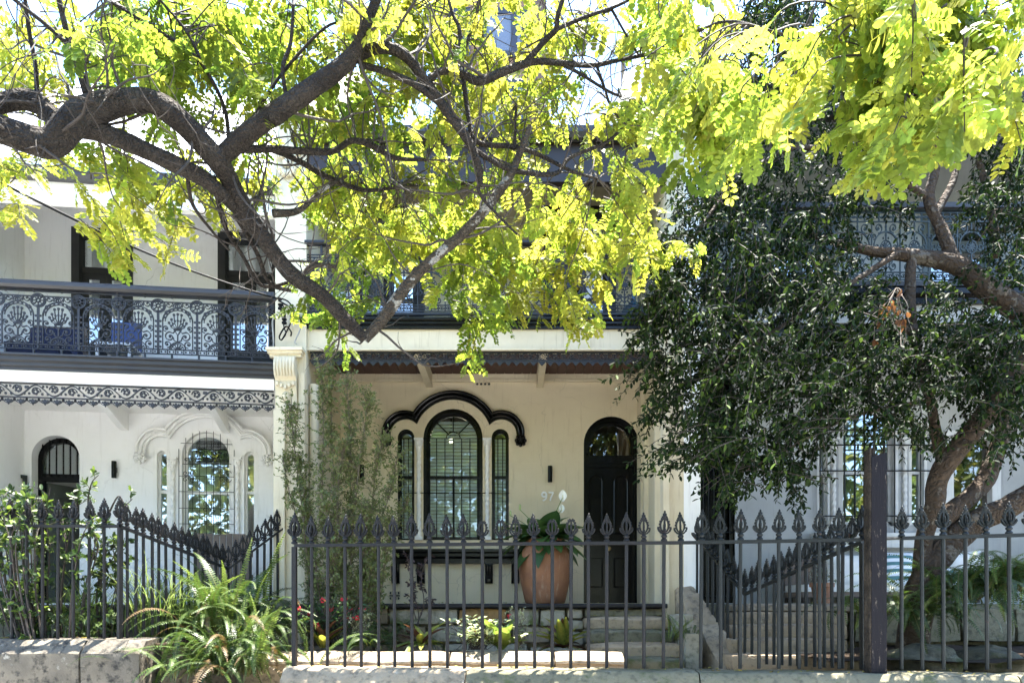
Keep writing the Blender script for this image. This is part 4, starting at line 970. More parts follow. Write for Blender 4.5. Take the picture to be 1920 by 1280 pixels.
# ---------------------------------------------------------------- stone walls
def hexa(name, c8, m, parent=None, cuts=3, bev=.1, jit=.012, nz=3.0):
    """c8: eight corners, bottom four then top four, same winding"""
    bm = bmesh.new(); bmesh.ops.create_cube(bm, size=2); bmesh.ops.subdivide_edges(bm, edges=bm.edges[:], cuts=cuts, use_grid_fill=True)
    c8 = [Vector(p) for p in c8]; ctr = sum(c8, Vector())/8
    for q in bm.verts:
        c = list(q.co); n = sum(1 for a in c if abs(abs(a)-1) < 1e-6)
        if n > 1: c = [a*(1-bev*(.5 if n == 2 else .8)) if abs(abs(a)-1) < 1e-6 else a for a in c]
        x, y, z = [(a+1)/2 for a in c]
        lo = c8[0]*(1-x)*(1-y)+c8[1]*x*(1-y)+c8[2]*x*y+c8[3]*(1-x)*y; hi = c8[4]*(1-x)*(1-y)+c8[5]*x*(1-y)+c8[6]*x*y+c8[7]*(1-x)*y
        p = lo*(1-z)+hi*z; w = p*nz
        q.co = p-ctr+Vector((noise.noise(w), noise.noise(w+Vector((9, 2, 5))), noise.noise(w+Vector((3, 8, 1)))))*jit
    me = bpy.data.meshes.new(name); bm.to_mesh(me); bm.free(); me.materials.append(m)
    me.polygons.foreach_set('use_smooth', [True]*len(me.polygons)); me.set_sharp_from_angle(angle=rad(38))
    return put(name, me, parent, Matrix.Translation(ctr))
def coping(name, prof, ua, ub, m, parent, fr, n=14, jit=.012, endcut=0):
    vv = []; ff = []; k = len(prof)
    P = []
    for (y0, z0), (y1, z1) in zip(prof, prof[1:]+prof[:1]):
        L = math.hypot(y1-y0, z1-z0); s = max(1, int(L/.09))
        P += [(y0+(y1-y0)*i/s, z0+(z1-z0)*i/s) for i in range(s)]
    k = len(P)
    for i in range(n+1):
        u = ua+(ub-ua)*i/n; e = .02 if i in (0, n) else 0
        for y, z in P:
            w = Vector((u*3.1, y*3.1, z*3.1)); j = noise.noise(w)*jit+noise.noise(w*4)*jit*.5
            vv.append((u, y*(1-e)+j, z-e*.4*(z > -.5)+noise.noise(w+Vector((5, 1, 7)))*jit))
    for i in range(n):
        for j in range(k): ff.append((i*k+j, i*k+(j+1) % k, (i+1)*k+(j+1) % k, (i+1)*k+j))
    ff += [tuple(range(k))[::-1], tuple(range(n*k, (n+1)*k))]
    b = MB(); b.add(vv, ff); return b.build(name, m, parent, fr.M, 40)
FC = Frame((0, 6.2, -.57), math.atan(-.123))
W1 = thing('stone_wall', (0, 6.2, GZ), 'low front sandstone wall with worn coping under the cream house fence', 'wall')
pf = [(.17, 0), (-.13, 0), (-.16, -.012), (-.235, -.10), (-.245, -.13), (-.22, -.15), (-.22, -.93), (.17, -.93)]
cuts = [fl(545)[0]*1.007, fl(880)[0], fl(1309)[0], fl(1898)[0], fl(2260)[0]]
for i, (a, c) in enumerate(zip(cuts, cuts[1:])): coping('coping_stone', pf, a+.006, c-.006, MT['sandp' if i == 0 else 'sandg'], W1, FC, max(10, int((c-a)/.08)))
FL = Frame((0, 7.0, -.352), 0)
W2 = thing('stone_wall', (-5, 7, GZ), 'weathered sandstone wall with bevelled coping before the white house', 'wall')
pf = [(.2, 0), (-.10, 0), (-.24, -.125), (-.245, -1.15), (.2, -1.15)]
for i, (a, c) in enumerate(((U(-260, 7), U(-60, 7)), (U(-60, 7)+.012, U(174, 7)), (U(178, 7), U(284, 7)))): coping('coping_stone', pf, a, c, MT['sandw'], W2, FL, max(10, int((c-a)/.08)), .016)
xr = U(284, 7)
hexa('return_stone', [(xr-.35, 7.18, GZ), (xr-.02, 7.1, GZ), (ap.x+.1, ap.y, GZ), (ap.x-.3, ap.y, GZ), (xr-.35, 7.18, -.37), (xr-.05, 7.1, -.38), (ap.x+.1, ap.y, -.30), (ap.x-.3, ap.y, -.30)], MT['sandp'], W2, 5, .08, .03)
hexa('return_stone', [(ap.x-.28, ap.y+.01, GZ), (ap.x+.1, ap.y+.01, GZ), (en.x+.1, en.y-.05, GZ), (en.x-.2, en.y-.05, GZ), (ap.x-.28, ap.y+.01, -.29), (ap.x+.1, ap.y+.01, -.29), (en.x+.1, en.y-.05, .07), (en.x-.2, en.y-.05, .07)], MT['sandg'], W2, 4, .06, .02)
FB = Frame((0, 7.12, 0), 0)
W3 = thing('stone_wall', (-1, 7.1, GZ), 'pale sunlit stone edging wall of the flower bed', 'wall')
pf = [(.10, -.49), (.06, -.495), (-.12, -.575), (-.125, -.60), (-.10, -.605), (-.10, -1.0), (.10, -1.0)]
for a, c in ((462, 640), (640, 843), (845, 1040), (1041, 1170)): coping('edging_stone', pf, U(a, 7.1), U(c, 7.1)-.008, MT['sandp'], W3, FB, 12, .014)
W4 = thing('stone_ramp', (2.2, 7.8, GZ), 'sloping pinkish stone ramp beside the pillar of the cream house', 'wall')
def rp(t): return se.x+(sa.x-se.x)*t, se.y+(sa.y-se.y)*t, .2+(-.66-.2)*t
for t0, t1 in ((-.06, .46), (.47, 1.12)):
    x, y, z = rp(t0); X, Y, ZZ = rp(t1)
    hexa('ramp_stone', [(X-.27, Y, GZ), (X+.05, Y, GZ), (x+.04, y, GZ), (x-.20, y, GZ), (X-.27, Y, ZZ), (X+.05, Y, ZZ), (x+.04, y, z), (x-.20, y, z)], MT['sandp'], W4, 5, .10, .03)
# earth and paving
def earth(name, x0, x1, y0, y1, z, m, amp=.03, n=16):
    b = MB(); b.add([(x0+(x1-x0)*i/n, y0+(y1-y0)*j/n, z+amp*noise.noise(Vector((i*1.3, j*1.1, z*9)))) for j in range(n+1) for i in range(n+1)],
                    [(j*(n+1)+i, j*(n+1)+i+1, (j+1)*(n+1)+i+1, (j+1)*(n+1)+i) for j in range(n) for i in range(n)])
    o = b.build(name, m, smooth=60); o['kind'] = 'structure'
earth('garden_soil', U(470, 7.2), U(1100, 7.2), 7.18, 8.3, -.56, MT['soil'])
earth('lawn_soil', -6.8, -3.3, 7.05, 8.3, -.40, MT['soil'], .05)
earth('shrub_soil', 2.9, 8.5, 6.3, 8.5, -.52, MT['soil'], .08)
earth('garden_path', -3.2, 2.9, 6.3, 7.1, -.86, MT['sandp'], .01)
earth('step_path', U(1090, 7.2), 3.6, 7.0, 8.3, -.80, MT['sandg'], .01)
MT['boulder'] = stone_mat('mossy_boulder', (.11, .10, .07), (.07, .065, .045), (.04, .038, .028), (.17, .165, .13), (.045, .055, .02))
# boulders in the right garden
for k, (px, py, rx, rz, D, lab) in enumerate(((1730, 1240, .36, .17, 6.7, 'wide rounded boulder under the ferns by the timber post'), (1850, 1240, .30, .15, 6.75, 'smaller boulder under hanging fern fronds at right'))):
    bm = bmesh.new(); bmesh.ops.create_icosphere(bm, subdivisions=4, radius=1)
    for q in bm.verts:
        n_ = 1+.22*noise.noise(q.co*1.6+Vector((k*7, 0, 0)))+.06*noise.noise(q.co*6); q.co = Vector((q.co.x*rx, q.co.y*.3, q.co.z*rz))*n_
    me = bpy.data.meshes.new('boulder'); bm.to_mesh(me); bm.free(); me.materials.append(MT['boulder']); me.polygons.foreach_set('use_smooth', [True]*len(me.polygons))
    tag(put('boulder', me, None, Matrix.Translation(pt(px, py, D))), lab, 'boulder', 'garden boulders')
# weathered timber post
m, t, p = nodes('worn_black_timber'); p.inputs['Roughness'].default_value = .8; p.inputs['Specular IOR Level'].default_value = .15
wv = stretch(t, (30, 30, 3.0)); raw = mixc(t, ntex(t, 2.5, 6, wv), (.22, .18, .14), (.07, .055, .042))
flake = ramp(t, ntex(t, 2.2, 8, stretch(t, (16, 16, 3.2)), .8), .60, .63)
t.links.new(mixc(t, flake, (.010, .009, .011), raw), p.inputs['Base Color']); bumpit(t, p, ntex(t, 3, 6, wv), .6, .01)
mraw = bark_mat('raw_split_timber', (.11, .085, .06), (.02, .016, .013), (70, 70, 6), .9)
px_, py_, = fl(1640); PO = thing('timber_post', (px_, py_, -.56), 'old black timber post with peeling paint and split top', 'post')
def post_piece(x0, x1, y0, y1, z0, z1, mt_, name, seed):
    b = MB(); n = 26; vv = []; ring = [(x0, y0), ((x0+x1)/2, y0), (x1, y0), (x1, (y0+y1)/2), (x1, y1), ((x0+x1)/2, y1), (x0, y1), (x0, (y0+y1)/2)]
    for i in range(n+1):
        t_ = i/n
        for j, (x, y) in enumerate(ring):
            jj = noise.noise(Vector((j*2.1+seed, t_*14, seed)))*.006
            z = z0+(z1-z0)*t_+(noise.noise(Vector((j*3.7+seed, 1.3, 2)))*.05 if i == n else 0)
            vv.append((x+jj, y+jj*.6, z))
    ff = [(i*8+j, i*8+(j+1) % 8, (i+1)*8+(j+1) % 8, (i+1)*8+j) for i in range(n) for j in range(8)]+[tuple(range(8))[::-1], tuple(range(n*8, n*8+8))]
    b.add(vv, ff); return b.build(name, mt_, PO, smooth=30)
post_piece(px_-.065, px_+.058, py_-.08, py_+.05, -.575, Z(856, py_), m, 'shaft', 1)
post_piece(px_-.078, px_-.0645, py_-.075, py_+.02, -.57, Z(846, py_), mraw, 'split_edge', 5)
for i in range(9):
    x = px_-.06+i*.013; post_piece(x, x+.011, py_-.075+R.uniform(0, .04), py_-.03, Z(880, py_), Z(840+R.uniform(0, 22)+i*1.2, py_), mraw, 'splinter', i+11)
# ---------------------------------------------------------------- foliage tools
def leaf_tpl(w=.45, fold=.10, droop=.10, x0=0, y0=0, ang=0, L=1.0, z=0.0, tilt=0.0):
    P = [(0, 0), (1, 0), (.22, .36*w), (.52, .5*w), (.82, .34*w), (.22, -.36*w), (.52, -.5*w), (.82, -.34*w)]
    c, s = math.cos(ang), math.sin(ang); V = []
    for x, y in P:
        h = abs(y)*fold*2-droop*x*x
        X, Y = x*L, y*L; V.append((x0+X*c-Y*s, y0+X*s+Y*c, z+h*L+tilt*Y))
    return V, [(0, 5, 6, 7, 1), (0, 1, 4, 3, 2)]
def compound_tpl(pairs=6, seed=0, droop=.25):
    r = random.Random(seed); V = []; Fc = []
    def addt(v, f): n = len(V); V.extend(v); Fc.extend([tuple(i+n for i in q) for q in f])
    zc = lambda x: -droop*x*x
    for i in range(5): pass
    xs = [0, .33, .66, .9]; rib = []
    for x in xs: rib += [(x, .006, zc(x)), (x, -.006, zc(x))]
    addt(rib, [(2*i, 2*i+1, 2*i+3, 2*i+2) for i in range(3)])
    for i in range(pairs):
        x = .20+.68*i/(pairs-1)
        for s in (-1, 1):
            L = r.uniform(.26, .33)*(1-.12*abs(i-pairs/2)/pairs*2)
            addt(*leaf_tpl(.6, .06, r.uniform(.0, .25), x, s*.012, s*rad(r.uniform(58, 80)), L, zc(x), r.uniform(-.35, .35)))
    addt(*leaf_tpl(.6, .06, .15, .9, 0, r.uniform(-.2, .2), .27, zc(.9), r.uniform(-.2, .2)))
    return V, Fc
def nrm(a): return a/np.maximum(np.linalg.norm(a, axis=1, keepdims=True), 1e-9)
def foliage(name, m, tpls, pos_, dir_, up_, size, col, parent=None, kind=None, pick=None):
    pos_, dir_, up_, size, col = [np.asarray(a, dtype=np.float64) for a in (pos_, dir_, up_, size, col)]
    n = len(pos_); X = nrm(dir_); Zv = nrm(up_-X*(up_*X).sum(1, keepdims=True)); Y = np.cross(Zv, X)
    pick = NR.integers(0, len(tpls), n) if pick is None else pick
    VV = []; LI = []; LT = []; CC = []; off = 0
    for k, (tv, tf) in enumerate(tpls):
        ix = np.where(pick == k)[0]
        if len(ix) == 0: continue
        tv = np.array(tv); K = len(tv)
        v = (tv[None, :, 0, None]*X[ix, None, :]+tv[None, :, 1, None]*Y[ix, None, :]+tv[None, :, 2, None]*Zv[ix, None, :])*size[ix, None, None]+pos_[ix, None, :]
        VV.append(v.reshape(-1, 3)); fi = np.concatenate([np.array(q) for q in tf]); sz = np.array([len(q) for q in tf])
        LI.append((fi[None, :]+(np.arange(len(ix))*K+off)[:, None]).ravel()); LT.append(np.tile(sz, len(ix)))
        CC.append(np.repeat(col[ix], K, axis=0)); off += len(ix)*K
    V = np.concatenate(VV); LI = np.concatenate(LI).astype(np.int32); LT = np.concatenate(LT).astype(np.int32); CC = np.concatenate(CC)
    c = np.array([(V[:, 0].min()+V[:, 0].max())/2, (V[:, 1].min()+V[:, 1].max())/2, V[:, 2].min()]); V = V-c
    me = bpy.data.meshes.new(name); me.vertices.add(len(V)); me.vertices.foreach_set('co', V.ravel().astype(np.float32))
    me.loops.add(len(LI)); me.loops.foreach_set('vertex_index', LI)
    me.polygons.add(len(LT)); st = np.concatenate([[0], np.cumsum(LT)[:-1]]).astype(np.int32); me.polygons.foreach_set('loop_start', st); me.polygons.foreach_set('loop_total', LT)
    me.update(calc_edges=True)
    at = me.color_attributes.new('col', 'FLOAT_COLOR', 'POINT'); at.data.foreach_set('color', np.concatenate([CC, np.ones((len(CC), 1))], 1).ravel().astype(np.float32))
    me.materials.append(m); o = put(name, me, parent, Matrix.Translation(c))
    if kind: o['kind'] = kind
    return o
def lerp(a, b, t): return tuple(x+(y-x)*t for x, y in zip(a, b))
def rv(s=1): return Vector((R.gauss(0, s), R.gauss(0, s), R.gauss(0, s)))

def limb(path, n=5):
    """(px, py, width px, depth) -> smooth 3-D path and radii"""
    P = [(*pt(x, y, D), .87*w*D/F/2) for x, y, w, D in path]
    Q = catmull(P, n); return [Vector(q[:3]) for q in Q], [max(.004, q[3]) for q in Q]

# ---------------------------------------------------------------- golden street tree
T = thing('golden_tree', (-4.6, 3.6, GZ), 'street tree with twisted dark limbs and backlit golden green leaves', 'tree')
NODES = []
def grow(lst, name, m, nseg=10, jit=.16, par=None):
    b = MB(); first = True
    for path in lst:
        P, r = limb(path, 6); b.tube(P, r, nseg if r[0] > .03 else 6, jit if r[0] > .03 else 0); NODES.extend(zip(P, r))
    return b.build(name, m, par or T, smooth=70)
tb = MB(); tp = [(-4.75, 3.5, GZ-.1), (-4.7, 3.55, -.6), (-4.62, 3.6, .4), (-4.5, 3.7, 1.5), (-4.2, 3.85, 2.2), (-3.7, 4.0, 2.55)]
P = catmull(tp, 6); tb.tube(P, [.30-.19*i/(len(P)-1)+(.12 if i < 3 else 0) for i in range(len(P))], 14, .18); tb.build('trunk', MT['bark'], T, smooth=70)
grow([[(-270, 285, 76, 4.0), (-140, 230, 74, 4.05), (-60, 235, 68, 4.1), (0, 243, 60, 4.15), (55, 262, 56, 4.2), (98, 268, 60, 4.25), (130, 235, 60, 4.25), (165, 212, 58, 4.3), (225, 192, 52, 4.35), (280, 190, 50, 4.4), (325, 215, 50, 4.45), (370, 258, 45, 4.55), (408, 300, 44, 4.65), (428, 332, 38, 4.75), (452, 378, 36, 4.85), (482, 428, 35, 4.95), (512, 472, 33, 5.05), (552, 520, 33, 5.15), (602, 552, 30, 5.25), (642, 592, 29, 5.35), (684, 636, 22, 5.45)],
      [(-60, 215, 40, 4.2), (-10, 198, 38, 4.25), (40, 186, 42, 4.3), (75, 196, 42, 4.32), (100, 222, 36, 4.3), (118, 245, 34, 4.28)],
      [(412, 296, 36, 4.66), (470, 246, 42, 4.6), (540, 196, 41, 4.55), (600, 156, 38, 4.5), (650, 116, 34, 4.48), (672, 86, 28, 4.45), (690, 40, 22, 4.4), (712, -20, 20, 4.35), (725, -90, 18, 4.3)],
      [(150, 240, 36, 4.3), (200, 252, 36, 4.38), (260, 276, 35, 4.45), (330, 308, 34, 4.55), (392, 342, 30, 4.7), (440, 388, 24, 4.85), (470, 428, 19, 4.95), (505, 462, 16, 5.05)]],
     'main_limb', MT['bark'], 12)
grow([[(684, 636, 20, 5.45), (700, 618, 23, 5.45), (722, 592, 25, 5.42), (760, 540, 25, 5.36), (800, 496, 21, 5.3), (860, 446, 21, 5.2), (918, 382, 20, 5.1), (960, 322, 17, 5.0), (994, 236, 11, 4.95)],
      [(765, 536, 12, 5.36), (772, 515, 10, 5.33), (780, 500, 7, 5.32)], [(728, 588, 12, 5.42), (740, 582, 9, 5.36)],
      [(560, 522, 12, 5.15), (590, 498, 11, 5.2), (630, 500, 9, 5.3)], [(512, 400, 18, 5.0), (560, 395, 13, 5.1), (600, 360, 9, 5.2), (650, 330, 6, 5.3)]],
     'lichened_limb', MT['barkl'], 10)
grow([[(668, 108, 22, 4.5), (700, 92, 24, 4.55), (738, 92, 24, 4.6), (770, 114, 22, 4.65), (796, 152, 22, 4.7), (832, 200, 21, 4.75), (872, 255, 20, 4.8), (892, 295, 17, 4.85), (900, 330, 14, 4.9), (897, 352, 8, 4.92)],
      [(676, 122, 13, 4.5), (720, 134, 13, 4.6), (780, 160, 14, 4.66), (830, 200, 12, 4.76)],
      [(800, 155, 15, 4.7), (828, 134, 14, 4.72), (868, 140, 16, 4.75), (900, 152, 18, 4.78), (950, 132, 17, 4.8), (1000, 116, 14, 4.85), (1050, 118, 12, 4.9), (1110, 123, 10, 4.95), (1165, 112, 8, 5.0), (1240, 98, 7, 5.05), (1300, 92, 5, 5.1)],
      [(985, 118, 13, 4.84), (1022, 76, 12, 4.8), (1042, 56, 12, 4.75), (1046, 28, 11, 4.7), (1062, -20, 10, 4.65)], [(1042, 56, 9, 4.76), (1092, 34, 8, 4.8), (1150, 14, 7, 4.85), (1200, -10, 5, 4.9)],
      [(1148, 20, 6, 4.86), (1172, 62, 5, 4.9), (1200, 108, 4, 4.95)],
      [(1050, 118, 9, 4.9), (1090, 140, 7, 4.95), (1130, 165, 6, 5.0), (1165, 182, 4, 5.05)], [(1118, 122, 7, 4.95), (1132, 160, 6, 5.0), (1146, 200, 5, 5.05), (1170, 235, 4, 5.1)],
      [(868, 250, 12, 4.82), (905, 270, 11, 4.9), (960, 275, 10, 5.0), (1010, 290, 9, 5.1), (1070, 320, 7, 5.2), (1120, 335, 5, 5.3)],
      [(880, 275, 12, 4.82), (920, 300, 11, 4.9), (965, 320, 11, 5.0), (1040, 326, 9, 5.1), (1070, 295, 8, 5.15), (1140, 265, 7, 5.2), (1180, 225, 5, 5.25)],
      [(895, 350, 8, 4.92), (905, 372, 7, 4.95), (935, 405, 6, 5.0), (970, 440, 5, 5.05)],
      [(885, 260, 12, 4.85), (870, 160, 11, 4.85), (862, 60, 10, 4.8), (850, 30, 8, 4.78), (835, -20, 7, 4.75)], [(866, 100, 8, 4.82), (890, 40, 7, 4.8), (900, -10, 5, 4.78)],
      [(965, 280, 8, 5.0), (966, 230, 7, 5.0), (968, 196, 6, 5.0)],
      [(425, 282, 16, 4.7), (500, 279, 15, 4.8), (560, 283, 14, 4.9), (622, 284, 13, 5.0), (660, 264, 12, 5.05), (700, 274, 13, 5.1), (740, 296, 10, 5.2), (800, 300, 6, 5.3)],
      [(440, 276, 12, 4.7), (510, 282, 11, 4.9), (560, 302, 12, 5.1), (610, 330, 12, 5.3), (680, 356, 9, 5.5), (740, 352, 6, 5.6)],
      [(166, 190, 18, 4.3), (152, 140, 17, 4.25), (132, 85, 14, 4.2), (120, 40, 13, 4.15), (106, -20, 12, 4.1)], [(70, 182, 10, 4.3), (66, 120, 9, 4.25), (55, 60, 9, 4.2), (46, -10, 8, 4.15)],
      [(128, 85, 10, 4.2), (90, 50, 9, 4.15), (40, 10, 8, 4.1), (0, -20, 7, 4.05)], [(430, 285, 9, 4.72), (420, 200, 9, 4.7), (370, 110, 8, 4.6), (300, 60, 7, 4.5), (210, 5, 6, 4.4)],
      [(375, 110, 7, 4.6), (350, 60, 6, 4.55), (300, 0, 5, 4.5)], [(540, 196, 10, 4.55), (530, 130, 9, 4.5), (545, 80, 8, 4.5), (550, 10, 7, 4.45)], [(460, 250, 8, 4.6), (520, 150, 7, 4.55), (600, 60, 6, 4.5), (640, 40, 5, 4.5)],
      [(440, 400, 12, 4.95), (480, 470, 10, 5.1), (505, 530, 9, 5.2), (545, 545, 7, 5.3)], [(400, 330, 12, 4.75), (420, 420, 10, 4.95), (455, 480, 9, 5.1), (490, 535, 8, 5.2), (540, 530, 7, 5.25)],
      [(350, 310, 10, 4.6), (360, 380, 8, 4.75), (395, 430, 6, 4.9), (430, 470, 5, 5.0)],
      [(1240, 98, 6, 5.05), (1290, 70, 6, 4.6), (1360, 40, 6, 4.0), (1450, 60, 6, 3.6), (1540, 90, 5, 3.3)], [(1200, -10, 9, 4.6), (1350, -40, 9, 3.9), (1500, -20, 9, 3.4), (1620, 60, 8, 3.1), (1700, 150, 6, 3.0), (1740, 230, 4, 2.95)], [(1500, -20, 8, 3.4), (1700, -20, 8, 3.0), (1820, 80, 6, 2.9), (1860, 200, 4, 2.9)]],
     'branch', MT['bark'], 8, .1)
# leaf sprays: ellipses of (px, py, rx, ry, depth, spread, sprays, greenness)
CL = [(40, 60, 90, 80, 4.3, .5, 7, .15), (60, 150, 80, 50, 4.5, .4, 5, .1), (190, 60, 90, 70, 4.3, .5, 16, .75), (230, 150, 110, 50, 4.5, .5, 14, .5), (330, 60, 110, 80, 4.6, .6, 20, .55), (380, 160, 110, 70, 4.7, .6, 20, .6),
      (480, 60, 100, 80, 4.7, .6, 18, .5), (520, 150, 80, 60, 4.8, .5, 12, .5), (600, 60, 100, 70, 4.7, .6, 16, .35), (590, 220, 60, 40, 5.0, .4, 6, .5), (720, 40, 90, 60, 4.7, .5, 15, .25), (760, 170, 90, 70, 5.0, .5, 15, .35), (820, 60, 80, 70, 4.8, .5, 14, .2), (690, 220, 60, 60, 5.1, .4, 10, .7),
      (900, 60, 70, 70, 4.9, .4, 7, .25), (910, 200, 90, 60, 5.1, .5, 14, .2), (1000, 60, 50, 60, 4.9, .4, 5, .3), (1000, 200, 70, 50, 5.2, .5, 9, .25), (1090, 40, 30, 30, 4.9, .3, 4, .4), (1050, 180, 30, 40, 5.1, .3, 3, .5),
      (60, 320, 70, 30, 4.6, .4, 6, .15), (20, 370, 30, 40, 4.6, .3, 4, .1), (200, 300, 80, 35, 4.8, .4, 9, .35), (230, 390, 70, 40, 5.0, .4, 9, .2), (190, 445, 45, 40, 5.0, .3, 6, .15), (330, 360, 80, 40, 5.0, .4, 10, .2), (320, 435, 50, 35, 5.1, .3, 6, .1), (420, 330, 40, 50, 5.1, .3, 5, .3), (500, 330, 40, 50, 5.2, .3, 3, .5),
      (600, 340, 60, 50, 5.5, .4, 9, .4), (680, 330, 80, 60, 5.5, .5, 13, .3), (640, 420, 70, 50, 5.6, .4, 17, .35), (740, 420, 80, 55, 5.6, .5, 19, .35), (655, 495, 45, 45, 5.7, .3, 9, .8), (690, 545, 30, 35, 5.8, .2, 4, .85), (620, 610, 45, 30, 6.0, .3, 5, .8), (590, 540, 30, 25, 5.5, .3, 3, .6),
      (800, 330, 80, 60, 5.4, .5, 13, .3), (830, 440, 70, 60, 5.6, .4, 15, .4), (900, 400, 60, 60, 5.5, .4, 13, .35), (900, 500, 60, 50, 5.7, .4, 15, .5), (905, 580, 50, 45, 5.8, .3, 12, .7), (890, 640, 40, 20, 5.9, .2, 3, .7), (960, 480, 50, 50, 5.6, .3, 10, .25), (985, 540, 35, 40, 5.6, .3, 5, .25),
      (980, 330, 60, 50, 5.3, .4, 9, .3), (1040, 400, 60, 50, 5.4, .4, 12, .25), (1060, 510, 55, 40, 5.4, .3, 10, .2), (1040, 565, 45, 30, 5.4, .3, 5, .15), (1090, 590, 25, 25, 5.4, .2, 3, .15), (1120, 430, 60, 50, 5.3, .4, 12, .2), (1180, 480, 60, 40, 5.2, .4, 9, .25), (1245, 470, 35, 30, 5.1, .3, 4, .25), (1130, 330, 50, 40, 5.2, .4, 7, .35), (1180, 250, 40, 50, 5.1, .3, 6, .3), (1200, 370, 40, 40, 5.0, .3, 5, .3),
      (1210, 40, 50, 40, 4.6, .4, 7, .5), (1240, 180, 60, 60, 4.4, .4, 11, .45), (1290, 110, 60, 60, 4.2, .4, 12, .35), (1300, 230, 60, 60, 4.0, .4, 15, .5), (1370, 205, 60, 40, 3.8, .4, 10, .35), (1390, 270, 50, 40, 3.7, .3, 10, .45), (1310, 310, 40, 30, 4.0, .3, 6, .5), (1440, 270, 25, 25, 3.5, .2, 3, .4),
      (1480, 175, 40, 22, 3.4, .2, 5, .4), (1575, 100, 30, 35, 3.1, .3, 5, .4), (1530, 190, 35, 25, 3.1, .3, 5, .35), (1640, 60, 70, 60, 3.0, .4, 15, .4), (1650, 170, 80, 60, 2.95, .4, 19, .4), (1640, 280, 60, 50, 2.95, .3, 12, .35), (1740, 80, 80, 70, 2.9, .4, 16, .4), (1740, 200, 70, 60, 2.9, .3, 15, .4), (1720, 300, 50, 40, 2.9, .3, 8, .4), (1830, 60, 60, 60, 2.85, .3, 11, .4), (1840, 180, 45, 60, 2.85, .3, 10, .4), (1870, 280, 25, 35, 2.85, .2, 4, .35), (1640, 345, 30, 20, 2.9, .2, 3, .3), (1290, 30, 40, 20, 4.0, .3, 3, .4)]
NP = np.array([tuple(p) for p, r in NODES]); tw = MB()
lp, ld_, lu_, ls, lc = [], [], [], [], []
YEL, GRN, DGR = (.44, .42, .068), (.29, .37, .053), (.12, .21, .034)
for (cx, cy, rx, ry, D, sp, n, g) in CL:
    if D < 4.15: cy -= 42; ry *= .85
    if D > 4.15: D += .45 if cy < 320 else .75
    for _ in range(max(1, round(n*((.80 if cy < 260 else .55) if D > 4.15 else .60)))):
        while True:
            a, bq = R.uniform(-1, 1), R.uniform(-1, 1)
            if a*a+bq*bq < 1: break
        d0 = D+R.gauss(0, sp*.7); c = pt(cx+a*rx, cy+bq*ry, max(2.4, d0))
        dr_ = Vector((R.gauss(0, .8), R.gauss(0, .6), -R.uniform(-.5, .9) if cy < 330 and D > 4.2 else -R.uniform(.3, 1.0))).normalized(); L = R.uniform(.22, .45)*(D/5.2)**.9
        s = c-dr_*L*.55+Vector((0, 0, .05)); e = c+dr_*L*.5
        i = int(np.argmin(((NP-np.array(s))**2).sum(1))); q = Vector(NP[i])
        P = [s, (s+e)/2+Vector((0, 0, .03))+rv(.01), e]
        if (q-s).length < 1.0: P = [q, (q+s)/2+Vector((0, 0, .08))+rv(.04)] + P
        P = [Vector(x) for x in catmull(P, 4)]; nn = len(P); tw.tube(P, [.006-.0045*i/nn for i in range(nn)], 4)
        m_ = R.randint(8, 12); PP = P[-9:]
        for k in range(m_):
            t = k/(m_-1); f = t*(len(PP)-1); j = min(int(f), len(PP)-2); p0 = PP[j].lerp(PP[j+1], f-j)
            tan = (PP[j+1]-PP[j]).normalized(); side = tan.cross(Vector((0, 0, 1))).normalized() if abs(tan.z) < .95 else Vector((1, 0, 0))
            side = Matrix.Rotation(R.uniform(-.9, .9), 3, tan) @ side
            dd = (tan*R.uniform(.25, .8)+side*(1 if k % 2 else -1)*R.uniform(.5, 1)+Vector((0, 0, -R.uniform(-.1, .7)))).normalized()
            lp.append(tuple(p0)); ld_.append(tuple(dd)); lu_.append((R.gauss(0, .7), R.gauss(0, .7)-.15, 1)); ls.append(R.uniform(.13, .215)*(.95 if D > 5 else .8 if D < 3.6 else .9))
            gg = min(1, max(0, g+.08+R.gauss(0, .27))); col = lerp(YEL, GRN, min(1, gg*1.7)) if gg < .6 else lerp(GRN, DGR, (gg-.6)*2)
            kk = R.uniform(.55, 1.1)*(1 if cx > 1180 else 1.0 if cy > 330 else .85); lc.append(tuple(x*kk for x in col))  # canopy light put into the colour: upper left leaves darker, lower and right brighter
cand = [(p, r) for p, r in NODES if .01 < r < .11 and -70 < p.x/p.y*F+CX < 1300]
for i in range(210):                               # bare wiry side branches
    p, r = R.choice(cand); d_ = Vector((R.gauss(0, .8), R.gauss(0, .6), R.gauss(.45, .6))).normalized(); L = R.uniform(.3, .95); P = [p]
    for k in range(7): d_ = (d_+rv(.22)+Vector((0, 0, .03))).normalized(); P.append(P[-1]+d_*L/7)
    P = [Vector(x) for x in catmull(P, 2)]; nn = len(P); r_ = min(.011, r*.4); tw.tube(P, [r_*(1-.8*k/nn) for k in range(nn)], 5)
    for k in range(R.randint(1, 4)):
        q = P[R.randint(3, nn-2)]; dd = (d_+rv(.8)).normalized(); l2 = R.uniform(.1, .35); Q = [q, q+dd*l2*.5+rv(.015), q+dd*l2+rv(.03)]; tw.tube([Vector(x) for x in catmull(Q, 3)], [.003]*4+[.0015]*3, 4)
tw.build('twigs', MT['twig'], T, smooth=60, kind='stuff')
CT = [compound_tpl(p, i, d) for i, (p, d) in enumerate(((6, .1), (6, .3), (7, .2), (5, .4), (6, .45)))]
foliage('crown', MT['gold'], CT, lp, ld_, lu_, ls, lc, T, 'stuff'); print('golden leaves', len(lp))

